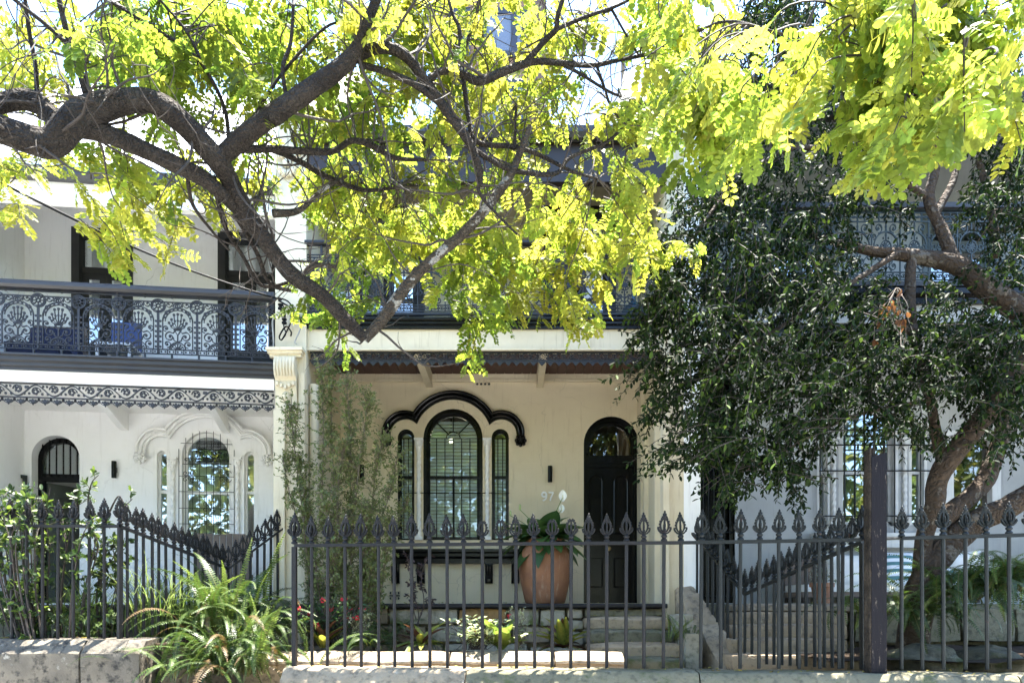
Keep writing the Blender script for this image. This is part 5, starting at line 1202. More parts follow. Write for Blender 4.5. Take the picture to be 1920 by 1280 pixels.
# ---------------------------------------------------------------- dark evergreen tree in the right garden
T = thing('dark_tree', pt(1725, 1215, 7.2), 'dense dark glossy evergreen tree with bent brown trunk', 'tree'); NODES = []
grow([[(1708, 1225, 66, 7.25), (1722, 1140, 62, 7.2), (1738, 1075, 62, 7.15), (1776, 1025, 58, 7.1), (1834, 975, 50, 7.0), (1900, 945, 46, 6.9), (1990, 880, 46, 6.8), (2060, 780, 40, 6.8), (2100, 640, 30, 6.9), (2090, 480, 20, 7.0)],
      [(1730, 1085, 40, 7.15), (1732, 1010, 34, 7.1), (1752, 950, 38, 7.0), (1758, 900, 40, 7.0), (1784, 855, 44, 6.95), (1830, 800, 42, 6.9), (1875, 735, 46, 6.85), (1930, 655, 42, 6.8), (2000, 540, 36, 6.8), (2030, 420, 26, 6.9), (2020, 300, 16, 7.0)],
      [(1760, 975, 40, 7.05), (1815, 935, 38, 7.1), (1852, 890, 38, 7.2), (1876, 820, 32, 7.3), (1886, 740, 26, 7.4), (1880, 640, 20, 7.5)]], 'trunk', MT['bark2'], 14, .14)
grow([[(1962, 628, 40, 6.8), (1920, 590, 46, 6.85), (1850, 540, 46, 6.9), (1792, 496, 38, 6.95), (1710, 480, 28, 7.0), (1620, 468, 18, 7.0), (1520, 440, 10, 6.9)],
      [(1792, 496, 28, 6.95), (1765, 430, 24, 7.0), (1742, 372, 22, 7.0), (1755, 300, 18, 7.0), (1740, 180, 14, 7.0)], [(1755, 400, 18, 7.0), (1790, 330, 14, 7.1), (1800, 240, 10, 7.2)],
      [(1768, 870, 24, 7.0), (1755, 810, 22, 6.95), (1744, 750, 18, 6.9), (1716, 650, 22, 6.9), (1706, 560, 22, 6.95), (1710, 480, 20, 7.0)], [(1716, 640, 14, 6.9), (1690, 610, 10, 6.8), (1600, 580, 8, 6.6)],
      [(1870, 480, 18, 6.9), (1860, 400, 15, 7.0), (1835, 300, 12, 7.0)], [(1690, 470, 14, 7.0), (1550, 560, 10, 6.7), (1420, 640, 8, 6.4), (1330, 700, 6, 6.2)], [(1744, 750, 10, 6.9), (1600, 780, 8, 6.5), (1480, 840, 6, 6.3), (1400, 880, 4, 6.2)],
      [(1742, 372, 14, 7.0), (1620, 300, 12, 6.9), (1480, 280, 10, 6.8), (1360, 360, 8, 6.7)], [(1360, 360, 8, 6.7), (1280, 480, 6, 6.5), (1230, 600, 4, 6.4)]], 'limb', MT['bark2'], 10, .1)
DC = [(1450, 60, 70, 70, 7.4, .5, 26), (1560, 60, 80, 70, 7.4, .5, 24), (1520, 200, 80, 80, 7.2, .5, 26), (1420, 330, 80, 60, 7.0, .5, 26), (1550, 330, 80, 70, 7.0, .6, 30), (1320, 390, 70, 60, 6.8, .5, 30), (1430, 440, 80, 60, 6.8, .6, 34), (1540, 450, 70, 50, 6.8, .5, 26),
      (1640, 330, 60, 60, 7.0, .5, 20), (1290, 500, 70, 60, 6.6, .5, 32), (1390, 540, 80, 60, 6.6, .6, 36), (1500, 550, 80, 60, 6.6, .6, 38), (1600, 560, 60, 50, 6.6, .5, 20), (1260, 590, 50, 50, 6.4, .4, 22), (1340, 640, 80, 60, 6.4, .5, 36), (1450, 660, 80, 60, 6.5, .6, 38), (1560, 670, 80, 60, 6.6, .6, 38), (1650, 680, 60, 60, 6.7, .5, 26),
      (1290, 720, 60, 60, 6.3, .4, 26), (1380, 760, 80, 60, 6.3, .5, 32), (1480, 770, 80, 50, 6.4, .5, 34), (1570, 760, 50, 40, 6.5, .4, 17), (1300, 820, 55, 50, 6.2, .4, 24), (1370, 860, 60, 40, 6.2, .3, 18), (1440, 870, 60, 45, 6.3, .3, 20), (1380, 905, 30, 25, 6.2, .2, 6), (1510, 850, 40, 50, 6.3, .3, 10), (1500, 920, 25, 35, 6.3, .2, 4), (1660, 760, 40, 40, 6.6, .3, 10), (1640, 810, 30, 20, 6.6, .2, 4), (1730, 720, 50, 50, 6.7, .4, 16), (1800, 690, 60, 50, 6.8, .4, 18), (1790, 610, 60, 40, 6.8, .5, 16), (1880, 800, 50, 50, 6.8, .4, 18), (1890, 720, 50, 60, 6.7, .4, 22), (1880, 630, 60, 40, 6.7, .4, 20), (1890, 480, 50, 60, 6.7, .4, 18), (1860, 390, 50, 40, 6.9, .4, 12), (1700, 790, 50, 30, 6.7, .3, 10), (1820, 740, 50, 40, 6.8, .3, 12), (1770, 660, 60, 40, 6.8, .4, 14), (1640, 620, 50, 40, 6.7, .4, 14), (1760, 560, 40, 30, 6.7, .3, 5), (1980, 420, 70, 70, 6.9, .4, 16), (2060, 520, 70, 70, 6.9, .4, 16), (1990, 620, 60, 60, 6.8, .4, 16), (2080, 680, 70, 70, 6.8, .4, 16), (1990, 250, 70, 70, 7.1, .4, 14), (2080, 360, 60, 60, 7.0, .4, 12), (1980, 760, 50, 40, 6.8, .3, 9), (1890, 250, 60, 80, 7.2, .4, 26), (1880, 110, 60, 70, 7.2, .4, 18), (1870, 340, 60, 50, 7.1, .4, 16), (1470, 110, 90, 110, 7.5, .4, 44), (1440, 20, 60, 40, 7.4, .3, 16), (1620, 200, 70, 80, 7.6, .4, 18), (1770, 250, 60, 60, 7.6, .4, 12), (1215, 640, 35, 20, 6.2, .2, 7), (1215, 700, 30, 25, 6.2, .2, 7), (1235, 560, 40, 30, 6.2, .2, 9), (1230, 770, 30, 30, 6.2, .2, 6), (1250, 860, 25, 20, 6.2, .2, 4), (1700, 620, 40, 40, 6.8, .3, 8), (1680, 390, 40, 40, 7.2, .3, 7), (1760, 820, 30, 30, 7, .3, 4)]
tw = MB(); lp, ld_, lu_, ls, lc = [], [], [], [], []
for (cx, cy, rx, ry, D, sp, n) in DC:
    for _ in range(int(n*2.1)):
        while True:
            a, bq = R.uniform(-1, 1), R.uniform(-1, 1)
            if a*a+bq*bq < 1: break
        c = pt(cx+a*rx, cy+bq*ry, D+R.gauss(0, sp*.8))
        dr_ = Vector((R.gauss(-.35, .6), R.gauss(-.3, .6), R.gauss(-.45, .4))).normalized(); L = R.uniform(.22, .42) if R.random() < .7 else R.uniform(.45, .75)
        s, e = c-dr_*L*.5, c+dr_*L*.5+Vector((0, 0, -.05)); P = [Vector(x) for x in catmull([s, c+Vector((0, 0, .03)), e], 3)]
        tw.tube(P, [.005, .0045, .004, .0035, .003, .002, .0015], 3)
        m_ = int(R.randint(15, 22)*max(1, L/.42))
        for k in range(m_):
            f = k/(m_-1)*(len(P)-1); j = min(int(f), len(P)-2); p0 = P[j].lerp(P[j+1], f-j); tan = (P[j+1]-P[j]).normalized()
            side = Matrix.Rotation(k*2.4+R.uniform(-.4, .4), 3, tan) @ tan.orthogonal().normalized()
            dd = (tan*R.uniform(.3, .9)+side+Vector((0, 0, -.35))).normalized()
            lp.append(tuple(p0)); ld_.append(tuple(dd)); lu_.append((R.gauss(0, .5), R.gauss(-.1, .5), 1)); ls.append(R.uniform(.038, .068))
            q = R.random(); col = (.010, .020, .006) if q < .55 else (.019, .035, .009) if q < .88 else (.06, .095, .018)
            kk = R.uniform(.75, 1.25); lc.append(tuple(x*kk for x in col))
tw.build('twigs', MT['twig'], T, smooth=60, kind='stuff')
SL = [leaf_tpl(.46, .12, .1), leaf_tpl(.42, .08, .25), leaf_tpl(.5, .15, .18)]
foliage('crown', MT['dleaf'], SL, lp, ld_, lu_, ls, lc, T, 'stuff'); print('dark leaves', len(lp))
# dead sprig caught in the tree
b = MB(); lp, ld_, lu_, ls, lc = [], [], [], [], []
for k in range(9):
    a = pt(1680, 540, 6.2); e = pt(1640+R.uniform(-30, 60), 590+R.uniform(0, 60), 6.2+R.uniform(-.15, .15)); P = [Vector(x) for x in catmull([a, (a+e)/2+rv(.05), e], 4)]; b.tube(P, .004, 4)
    for j in range(2): lp.append(tuple(P[R.randint(2, len(P)-1)])); ld_.append((R.gauss(0, .4), R.gauss(0, .4), -1)); lu_.append((R.gauss(0, 1), -1, R.gauss(0, .6))); ls.append(R.uniform(.06, .09)); lc.append((.16, .07, .028))
b.build('dead_sprig', MT['twigp'], T); foliage('dead_leaves', MT['petal'], [leaf_tpl(.6, .5, .5)], lp, ld_, lu_, ls, lc, T, 'stuff')

# tree mass across the street, behind the camera (seen mirrored in the window panes)
n = 26000; p_ = np.stack([NR.uniform(-26, 26, n), NR.normal(-15, 1.6, n), np.zeros(n)], 1); hgt = 8.5+2.5*np.sin(p_[:, 0]*.55+1)+1.2*np.sin(p_[:, 0]*1.7); p_[:, 2] = GZ+NR.uniform(0, 1, n)**.7*(hgt+2.5)
cc = np.array([(.10, .16, .04), (.16, .22, .05), (.06, .10, .03), (.3, .3, .06)])[NR.integers(0, 4, n)]
o = foliage('tree_row', MT['gleaf'], SL, p_, NR.normal(0, 1, (n, 3)), NR.normal(0, 1, (n, 3))+np.array([0, 0, .6]), NR.uniform(.35, .6, n), cc, None, 'stuff'); tag(o, 'green trees across the street, mirrored in the window panes', 'trees')

# fallen yellow leaflets
lp, ld_, lu_, ls, lc = [], [], [], [], []
def drop(n, fx):
    for _ in range(n): lp.append(fx()); ld_.append((R.gauss(0, 1), R.gauss(0, 1), R.gauss(0, .15))); lu_.append((R.gauss(0, .2), R.gauss(0, .2), 1)); ls.append(R.uniform(.025, .045)); lc.append(lerp((.34, .30, .06), (.20, .13, .05), R.random()))
def onc():
    u_ = R.uniform(fl(560)[0], 3.8); p_ = FC.M @ Vector((u_, R.uniform(-.13, .15), .012)); return tuple(p_)
drop(70, onc); drop(40, lambda: (R.uniform(-6, -4.2), R.uniform(6.92, 7.15), -.340)); drop(50, lambda: (R.uniform(-2.2, 1.4), R.uniform(8.2, 9.8), .004)); drop(90, lambda: (R.uniform(-2.5, .9), R.uniform(7.2, 8.2), -.535))
for D_, z_ in ((8.1, Z(1155, 8.06)), (7.86, Z(1180, 7.82)), (7.6, Z(1206, 7.56)), (7.34, Z(1233, 7.30))): drop(12, lambda: (R.uniform(.85, 1.75), D_+R.uniform(0, .2), z_+.012))
o = foliage('fallen_leaves', MT['petal'], [leaf_tpl(.6, .2, .1)], lp, ld_, lu_, ls, lc, None, 'stuff'); tag(o, 'scattered fallen yellow leaflets on steps, coping and soil', 'leaves')
# ---------------------------------------------------------------- garden plants
def frond_mesh(name, a0, a1, cols, pairs=26, pl=.085, seed=0):
    r = random.Random(seed); V = []; Fc = []; C_ = []; x = z = 0; n = 30; pts = []
    for i in range(n+1):
        t = i/n; a = rad(a0+(a1-a0)*t**1.2); pts.append((x, z, a)); x += math.cos(a)/n; z += math.sin(a)/n
    def q(v, f, c):
        k = len(V); V.extend(v); Fc.extend([tuple(i+k for i in g) for g in f]); C_.extend([c]*len(v))
    for i in range(n): 
        (x0, z0, _), (x1, z1, _) = pts[i], pts[i+1]; w = .006*(1-i/n)+.0015; q([(x0, -w, z0), (x0, w, z0), (x1, w, z1), (x1, -w, z1)], [(0, 1, 2, 3)], lerp(cols[0], (.2, .16, .06), .4))
    for i in range(pairs):
        t = .10+.89*i/(pairs-1); f = t*n; j = min(int(f), n-1); k = f-j
        px, pz, a = [pts[j][m]+(pts[j+1][m]-pts[j][m])*k for m in range(3)]
        L = pl*min(1, .35+t*3.2)*(1-max(0, (t-.55)/.45)**1.4*.85)*r.uniform(.88, 1.1)
        for s in (-1, 1):
            dx, dz = math.cos(a)*.25, math.sin(a)*.25; w = .014; d = r.uniform(.05, .35); c = lerp(cols[0], cols[1], r.random())
            ax, az = math.cos(a)*w*.5, math.sin(a)*w*.5
            q([(px-ax, 0, pz-az), (px+ax, 0, pz+az), (px+dx*L*.6+ax*1.1, s*L*.6, pz+dz*L*.6+az-d*L*.35), (px+dx*L, s*L, pz+dz*L-d*L), (px+dx*L*.6-ax*.9, s*L*.6, pz+dz*L*.6-az-d*L*.35)], [(0, 1, 2, 4), (4, 2, 3)], c)
    me = bpy.data.meshes.new(name); me.from_pydata(V, [], Fc); me.materials.append(MT['gleaf'])
    at = me.color_attributes.new('col', 'FLOAT_COLOR', 'POINT'); at.data.foreach_set('color', np.array([(*c, 1) for c in C_], dtype=np.float32).ravel()); return me
G1, G2, G3 = (.042, .085, .017), (.075, .125, .024), (.022, .045, .011)
FRL = [frond_mesh('frond', 75, -20, (G1, G2), 38, .042, 1), frond_mesh('frond', 80, -75, (G1, G2), 38, .04, 2), frond_mesh('frond', 55, -70, (G3, G1), 38, .046, 3), frond_mesh('frond', 84, 40, (G2, (.2, .27, .06)), 38, .038, 4), frond_mesh('frond', 50, -85, ((.16, .10, .045), (.10, .065, .03)), 34, .04, 5)]
def fern(label, base, n, L, tilt, spread, seed, vs_=(0, 1, 2, 3), az=(0, 360), grp='ferns'):
    r = random.Random(seed); H = thing('fern', base, label, 'fern', grp)
    for i in range(n):
        a = rad(r.uniform(*az)); s = r.uniform(*L); o = Vector((r.gauss(0, spread), r.gauss(0, spread*.6), r.uniform(0, .04)))
        M = Matrix.Translation(Vector(base)+o) @ Matrix.Rotation(a, 4, 'Z') @ Matrix.Rotation(r.uniform(*tilt), 4, 'Y') @ Matrix.Rotation(r.uniform(-.4, .4), 4, 'X') @ Matrix.Diagonal((s, s*r.uniform(1.0, 1.5), s, 1))
        put('frond', FRL[r.choice(vs_)], H, M)
    return H
fern('large sunlit fern with upright fronds behind the gap in the walls', pt(428, 1190, 7.4), 130, (.6, 1.1), (-.6, .6), .2, 1, (0, 1, 2, 3, 0, 1, 2, 3, 0, 4))
fern('lush fern spilling forward over the wall corner at the bottom', pt(420, 1262, 6.9)+Vector((0, 0, -.02)), 170, (.5, .92), (-.6, .6), .28, 2, (0, 1, 2, 1, 0, 1, 3, 0, 1, 4))
fern('small fern at the left end of the flower bed edging', pt(525, 1195, 7.4), 24, (.4, .6), (-.2, .5), .08, 3, (1, 2))
fern('dark fern against the stone base left of the dark leaved shrub', pt(735, 1200, 7.9), 26, (.45, .75), (-.2, .5), .08, 4, (2,))
fern('low green fern behind the edging below the red flowers', pt(690, 1215, 7.35), 18, (.35, .5), (-.1, .5), .08, 5, (1, 2))
fern('bright backlit fern in the right garden behind the spear fence', pt(1800, 1130, 7.0), 80, (.6, .95), (-.3, .4), .25, 6, (0, 1, 2, 2))
fern('dark fern with long hanging fronds at the right edge', pt(1890, 1110, 6.7), 70, (.7, 1.05), (-.2, .5), .2, 7, (2, 2, 1))
fern('shaded fern at the foot of the bent trunk', pt(1715, 1160, 6.8), 60, (.5, .85), (-.1, .6), .2, 8, (2, 2, 1))
fern('small maidenhair fern beside the stone steps', pt(1272, 1200, 7.6), 26, (.25, .4), (-.2, .6), .07, 9, (1, 3))

def shrub(name, label, cat, base, stems, leaves, lsz, cols, m, tpl, stem_m, grp=None, r0=.012, dens=None, up=.6):
    """stems: polylines in (px, py, depth); leaves per stem are spread along it"""
    H = thing(name, base, label, cat, grp); b = MB(); lp, ld_, lu_, ls, lc = [], [], [], [], []
    for st, nl, spr in stems:
        P = [Vector(x) for x in catmull([pt(*q) for q in st], 5)]; n = len(P); b.tube(P, [r0*(1-.75*i/n) for i in range(n)], 5)
        tws = max(1, nl//9)
        for _ in range(tws):
            f = (R.random()**.7)*(n-1); j = min(int(f), n-2); p0 = P[j].lerp(P[j+1], f-j); tan = (P[j+1]-P[j]).normalized()
            d = (tan*.5+rv(.7)+Vector((0, 0, .25))).normalized(); L = spr*R.uniform(.4, 1.1); e = p0+d*L
            Q = [Vector(x) for x in catmull([p0, (p0+e)/2+Vector((0, 0, .02)), e], 3)]; b.tube(Q, [r0*.3, r0*.28, r0*.25, r0*.22, r0*.2, r0*.15, r0*.1], 3)
            for k in range(9):
                g = R.uniform(.15, 1)*(len(Q)-1); jj = min(int(g), len(Q)-2); pp = Q[jj].lerp(Q[jj+1], g-jj)
                lp.append(tuple(pp)); ld_.append(tuple((d*.5+rv(.7)).normalized())); lu_.append((R.gauss(0, .6), R.gauss(-.2, .6), up)); ls.append(R.uniform(*lsz)); c = lerp(*R.choice(cols), R.random()); lc.append(c)
    b.build('stems', stem_m, H, smooth=60); foliage('foliage', m, tpl, lp, ld_, lu_, ls, lc, H, 'stuff'); return H
SL2 = [leaf_tpl(.5, .1, .2), leaf_tpl(.42, .15, .3)]
OL = [((.11, .15, .045), (.18, .22, .07)), ((.07, .105, .03), (.24, .27, .10))]
stems = []
for (x, y, D, tx, ty, nl, spr) in ((600, 1175, 8.05, 545, 760, 700, .22), (610, 1175, 8.0, 560, 860, 500, .2), (620, 1180, 8.0, 600, 690, 700, .2), (622, 1180, 8.1, 622, 660, 420, .13), (640, 1180, 8.0, 650, 720, 700, .2), (640, 1180, 7.9, 645, 840, 600, .24), (660, 1180, 7.9, 690, 750, 620, .2), (670, 1180, 7.95, 720, 820, 620, .22),
                              (655, 1180, 7.8, 610, 950, 560, .25), (690, 1180, 7.9, 745, 850, 420, .2), (690, 1180, 7.8, 730, 980, 420, .22), (650, 1180, 7.8, 680, 960, 620, .25), (610, 1180, 7.9, 570, 960, 420, .2), (690, 1180, 7.9, 765, 940, 260, .16), (640, 1180, 7.8, 625, 1050, 380, .25), (680, 1180, 7.8, 700, 1060, 380, .2), (600, 1170, 8.05, 530, 860, 260, .15)):
    nl = int(nl*2.7); mx = (x+tx)/2+R.uniform(-15, 15); stems.append(([(x, y, D), ((x+mx)/2+R.uniform(-8, 8), y*.75+ty*.25, D), (mx, (y+ty)/2, D+R.uniform(-.15, .1)), ((mx+tx)/2+R.uniform(-10, 10), y*.2+ty*.8, D), (tx, ty, D+R.uniform(-.1, .1))], nl, spr))
shrub('tall_shrub', 'tall wispy olive green shrub climbing beside the cream house window', 'shrub', pt(645, 1195, 7.95), stems, 0, (.024, .046), OL, MT['gleaf'], SL2, MT['twigp'], r0=.012)
st = [([(780, 1200, 7.7), (785, 1150, 7.7), (772, 1100, 7.65), (765, 1050, 7.65)], 90, .14), ([(782, 1170, 7.7), (795, 1130, 7.7), (790, 1085, 7.7), (800, 1045, 7.7)], 110, .15), ([(780, 1160, 7.7), (770, 1120, 7.65), (775, 1090, 7.6)], 70, .1)]
shrub('dark_shrub', 'small purple black leaved shrub below the window sill', 'shrub', pt(780, 1205, 7.7), st, 0, (.03, .055), [((.025, .018, .022), (.05, .03, .035))], MT['gleaf'], SL2, MT['twig'], r0=.008)
GL = [((.045, .085, .02), (.08, .13, .028)), ((.022, .045, .014), (.045, .08, .02)), ((.022, .045, .014), (.045, .08, .02)), ((.16, .22, .035), (.11, .17, .03))]
st = []
for i in range(30):
    x = R.uniform(-40, 190); D = R.uniform(6.95, 7.6); top = 935+max(0, (x-120))*.35+R.uniform(-25, 45)
    st.append(([(x*.6+40, 1200, D), (x*.8+15, 1110, D), (x, 1020, D+R.uniform(-.15, .1)), (x+R.uniform(-25, 25), top, D+R.uniform(-.15, .1))], 80, .2))
st += [([(190, 1000, 7.3), (205, 960, 7.25), (222, 930, 7.2), (235, 945, 7.2), (248, 935, 7.2)], 34, .1), ([(170, 1000, 7.3), (165, 940, 7.25), (172, 905, 7.2), (185, 890, 7.2)], 40, .12)]
shrub('leafy_shrub', 'leafy green shrub growing through the fence of the white house', 'shrub', pt(80, 1205, 7.5), st, 0, (.045, .085), GL, MT['gleaf'], SL, MT['twig'], r0=.012)
st = [([(205+R.uniform(-20, 20), 1200, 7.55), (200+R.uniform(-25, 25), 1110, 7.5), (205+R.uniform(-35, 30), R.uniform(1000, 1060), 7.5)], 70, .15) for _ in range(8)]
shrub('leafy_shrub', 'bright green bush behind the corner post of the left fence', 'shrub', pt(205, 1205, 7.55), st, 0, (.05, .085), GL, MT['gleaf'], SL, MT['twig'], r0=.01)
st = [([(x, 1205, 7.25), (x+R.uniform(-8, 8), 1180, 7.2), (x+R.uniform(-12, 12), 1160, 7.2)], 45, .12) for x in range(-10, 230, 22)]
shrub('ground_plant', 'low dark ground cover along the foot of the left fence', 'plant', pt(100, 1210, 7.25), st, 0, (.035, .07), [((.06, .10, .04), (.12, .17, .06))], MT['gleaf'], SL2, MT['twig'], r0=.006)
# strappy grass clumps
def grass(label, base, n, L, cols, seed, spread=.1, w=.012):
    r = random.Random(seed); V = []; Fc = []; Cc = []; H = thing('strap_leaf_plant', base, label, 'plant', 'strappy plants')
    for _ in range(n):
        a = r.uniform(0, 6.283); l = r.uniform(*L); x = Vector((r.gauss(0, spread), r.gauss(0, spread*.6), 0)); el = rad(r.uniform(62, 88)); k = len(V); c = lerp(*cols, r.random()); d = Vector((math.cos(a), math.sin(a), 0)); sd = Vector((-d.y, d.x, 0)); bend = r.uniform(60, 150)
        for i in range(8):
            t = i/7; ww = w*(1-t**2.2)*.5+.0006; V += [tuple(x-sd*ww), tuple(x+sd*ww)]; Cc += [c, c]; e = el-rad(bend)*t*t; x = x+(d*math.cos(e)+Vector((0, 0, math.sin(e))))*l/7
        Fc += [(k+2*i, k+2*i+1, k+2*i+3, k+2*i+2) for i in range(7)]
    me = bpy.data.meshes.new('blades'); me.from_pydata(V, [], Fc); me.materials.append(MT['gleaf']); at = me.color_attributes.new('col', 'FLOAT_COLOR', 'POINT'); at.data.foreach_set('color', np.array([(*c, 1) for c in Cc], dtype=np.float32).ravel())
    put('blades', me, H, Matrix.Translation(base))['kind'] = 'stuff'
grass('sunlit strappy grass inside the sloping fence', pt(290, 1200, 7.6), 200, (.6, 1.15), ((.10, .17, .04), (.28, .34, .12)), 1, .16)
grass('arching yellow green grass behind the left spear fence', pt(155, 1195, 7.75), 110, (.5, .95), ((.16, .24, .05), (.30, .36, .10)), 2, .10)
grass('pale strappy grass near the apex of the sloping fence', pt(360, 1200, 7.6), 120, (.5, .9), ((.12, .19, .04), (.30, .36, .14)), 3, .14)
# rosette plants: croton and bird's-nest leaves, every leaf its own part
LM = {}
def big_leaf(key, c1, c2, w, fold=.2, droop=.5, wave=0):
    V = []; Fc = []; Cc = []; n = 10; x = z = 0; a = rad(0)
    for i in range(n+1):
        t = i/n; ww = w*math.sin(math.pi*min(1, t**.8*.97+.03))**.75*.5+.004
        zz = -droop*t*t; c = c1 if i % 2 else lerp(c1, c2, .35)
        wv_ = wave*math.sin(t*22)*ww
        V += [(t, ww, zz+fold*ww*2+wv_), (t, 0, zz), (t, -ww, zz+fold*ww*2-wv_)]; Cc += [c, c2, c]
    for i in range(n): k = i*3; Fc += [(k, k+1, k+4, k+3), (k+1, k+2, k+5, k+4)]
    me = bpy.data.meshes.new('leaf'); me.from_pydata(V, [], Fc); me.materials.append(MT['gleaf']); at = me.color_attributes.new('col', 'FLOAT_COLOR', 'POINT'); at.data.foreach_set('color', np.array([(*c, 1) for c in Cc], dtype=np.float32).ravel())
    me.polygons.foreach_set('use_smooth', [True]*len(me.polygons)); LM[key] = me
big_leaf('croton_y', (.20, .22, .035), (.36, .34, .06), .30, .25, .35, .15); big_leaf('croton_g', (.05, .10, .022), (.20, .22, .045), .26, .25, .45, .12); big_leaf('croton_r', (.045, .02, .016), (.10, .045, .028), .24, .25, .5, .12)
big_leaf('nest', (.12, .20, .03), (.22, .28, .07), .34, .25, .35, .1); big_leaf('lily', (.045, .11, .03), (.09, .17, .045), .36, .18, .55, .05); big_leaf('lily_d', (.03, .075, .025), (.05, .11, .03), .34, .18, .8, .05)
big_leaf('green', (.08, .16, .035), (.14, .24, .05), .3, .2, .5, .05)
def rosette(name, label, cat, base, n, L, keys, seed, el=(25, 80), grp=None, scale_w=1, az=None):
    r = random.Random(seed); H = thing(name, base, label, cat, grp)
    for i in range(n):
        a = (i*2.4+r.uniform(-.3, .3)) if az is None else rad(r.uniform(*az)); s = r.uniform(*L)
        M = Matrix.Translation(Vector(base)+Vector((r.gauss(0, .012), r.gauss(0, .012), 0))) @ Matrix.Rotation(a, 4, 'Z') @ Matrix.Rotation(-rad(r.uniform(*el)), 4, 'Y') @ Matrix.Rotation(r.uniform(-.3, .3), 4, 'X') @ Matrix.Diagonal((s, s*scale_w, s, 1))
        put('leaf', LM[r.choice(keys)], H, M)
    return H
rosette('croton', 'yellow veined croton below the red flowers', 'plant', pt(606, 1214, 7.4), 9, (.22, .32), ('croton_y', 'croton_y', 'croton_r'), 1, (50, 85), 'crotons', 1.3)
rosette('croton', 'yellow green croton with reddish lower leaves below the dark shrub', 'plant', pt(790, 1208, 7.5), 18, (.22, .36), ('croton_g', 'croton_g', 'croton_y', 'croton_r'), 2, (10, 70), 'crotons')
rosette('croton', 'green and bronze croton beside the stone steps', 'plant', pt(1058, 1214, 7.6), 26, (.26, .42), ('croton_g', 'croton_g', 'croton_r', 'croton_y'), 3, (10, 80), 'crotons')
rosette('broad_leaf_plant', 'broad bright green leaved plant among the white flowers', 'plant', pt(938, 1218, 7.4), 11, (.3, .45), ('nest',), 4, (35, 80), None, 1.1)
rosette('broad_leaf_plant', 'broad dark leaved plant left of the flower bed', 'plant', pt(655, 1212, 7.5), 10, (.2, .3), ('green',), 5, (15, 70))
# flowering plants
def flowers(label, base, n, spread, h, leafc, petc, seed, npet=14, lsz=(.03, .06), psz=.018):
    r = random.Random(seed); H = thing('flowering_plant', base, label, 'plant', 'bedding plants'); b = MB(); lp, ld_, lu_, ls, lc = [], [], [], [], []
    tips = []
    for i in range(n):
        e = Vector(base)+Vector((r.gauss(0, spread), r.gauss(0, spread*.5), h*r.uniform(.4, 1.05))); s = Vector(base)+Vector((r.gauss(0, spread*.3), 0, -.03))
        P = [Vector(x) for x in catmull([s, (s+e)/2+Vector((0, 0, .04)), e], 4)]; b.tube(P, .0035, 4); tips.append(e)
        for k in range(9): q = P[r.randint(2, len(P)-1)]; lp.append(tuple(q+rv(.012))); ld_.append((r.gauss(0, 1), r.gauss(0, 1), r.gauss(.1, .4))); lu_.append((r.gauss(0, .4), r.gauss(-.2, .4), 1)); ls.append(r.uniform(*lsz)); lc.append(lerp(*leafc, r.random()))
    b.build('stems', MT['twig'], H); foliage('foliage', MT['gleaf'], SL2, lp, ld_, lu_, ls, lc, H, 'stuff')
    for e in r.sample(tips, min(npet, len(tips))):
        q = MB(); 
        for k in range(9): q.blob(tuple(Vector((0, 0, .01))+Vector((r.gauss(0, psz), r.gauss(0, psz), r.gauss(0, psz*.7)))), (psz*.6, psz*.6, psz*.5), 5)
        q.build('flower', petc, H, Matrix.Translation(e), 60)
redp = mat('red_petal', (.55, .012, .03), (.4, .01, .02), .6, 30, 0); whp = mat('white_petal', (.8, .8, .72), None, .6, 30, 0)
flowers('red flowering plant behind the left end of the spear fence', pt(605, 1205, 7.55), 120, .28, .44, ((.03, .075, .025), (.06, .12, .035)), redp, 1, 14)
flowers('pale variegated plant with a red bloom under the ochre stone', pt(895, 1212, 7.35), 60, .2, .3, ((.35, .42, .2), (.6, .64, .42)), redp, 2, 2, (.04, .07), .014)
# feathery pale plants
def feather(label, base, px, seed):
    st = [([(px+R.uniform(-6, 6), 1214, 7.5), (px+R.uniform(-14, 14), 1185, 7.5), (px+R.uniform(-26, 26), 1140+R.uniform(0, 25), 7.5)], 70, .07) for _ in range(9)]
    shrub('feathery_plant', label, 'plant', base, st, 0, (.012, .026), [((.45, .46, .30), (.62, .62, .48)), ((.25, .30, .15), (.4, .44, .26))], MT['gleaf'], SL2, MT['twigp'], 'feathery plants', r0=.004)
feather('pale feathery plant standing before the ochre stone', pt(975, 1216, 7.5), 975, 1); feather('pale feathery plant among the dark ferns at left of the bed', pt(675, 1216, 7.5), 675, 2)
# ---------------------------------------------------------------- terracotta pot with peace lily
D = 8.95; pb = pt(1022, 1130.5, D); pb.z = -.004; k = D/F
H = thing('terracotta_pot', pb, 'large round terracotta pot on the verandah beside the black door', 'pot')
b = MB(); b.lathe([(.24, 0), (.25, .01), (.27, .09), (.305, .25), (.333, .42), (.338, .50), (.325, .59), (.285, .68), (.235, .735), (.225, .76), (.245, .775), (.25, .795), (.235, .81), (.205, .81), (.205, .72)], 40, (pb.x, pb.y, pb.z)); b.build('body', MT['terra'], H, smooth=60)
b = MB(); b.lathe([(.01, .72), (.206, .725), (.206, .73)], 20, (pb.x, pb.y, pb.z)); b.build('potting_soil', MT['soil'], H)
lb = pb+Vector((0, 0, .73))
H = rosette('peace_lily', 'dark green peace lily with white flowers growing in the terracotta pot', 'plant', lb+Vector((0, 0, .05)), 64, (.34, .56), ('lily', 'lily_d', 'lily'), 8, (-5, 66), None, 1.5)
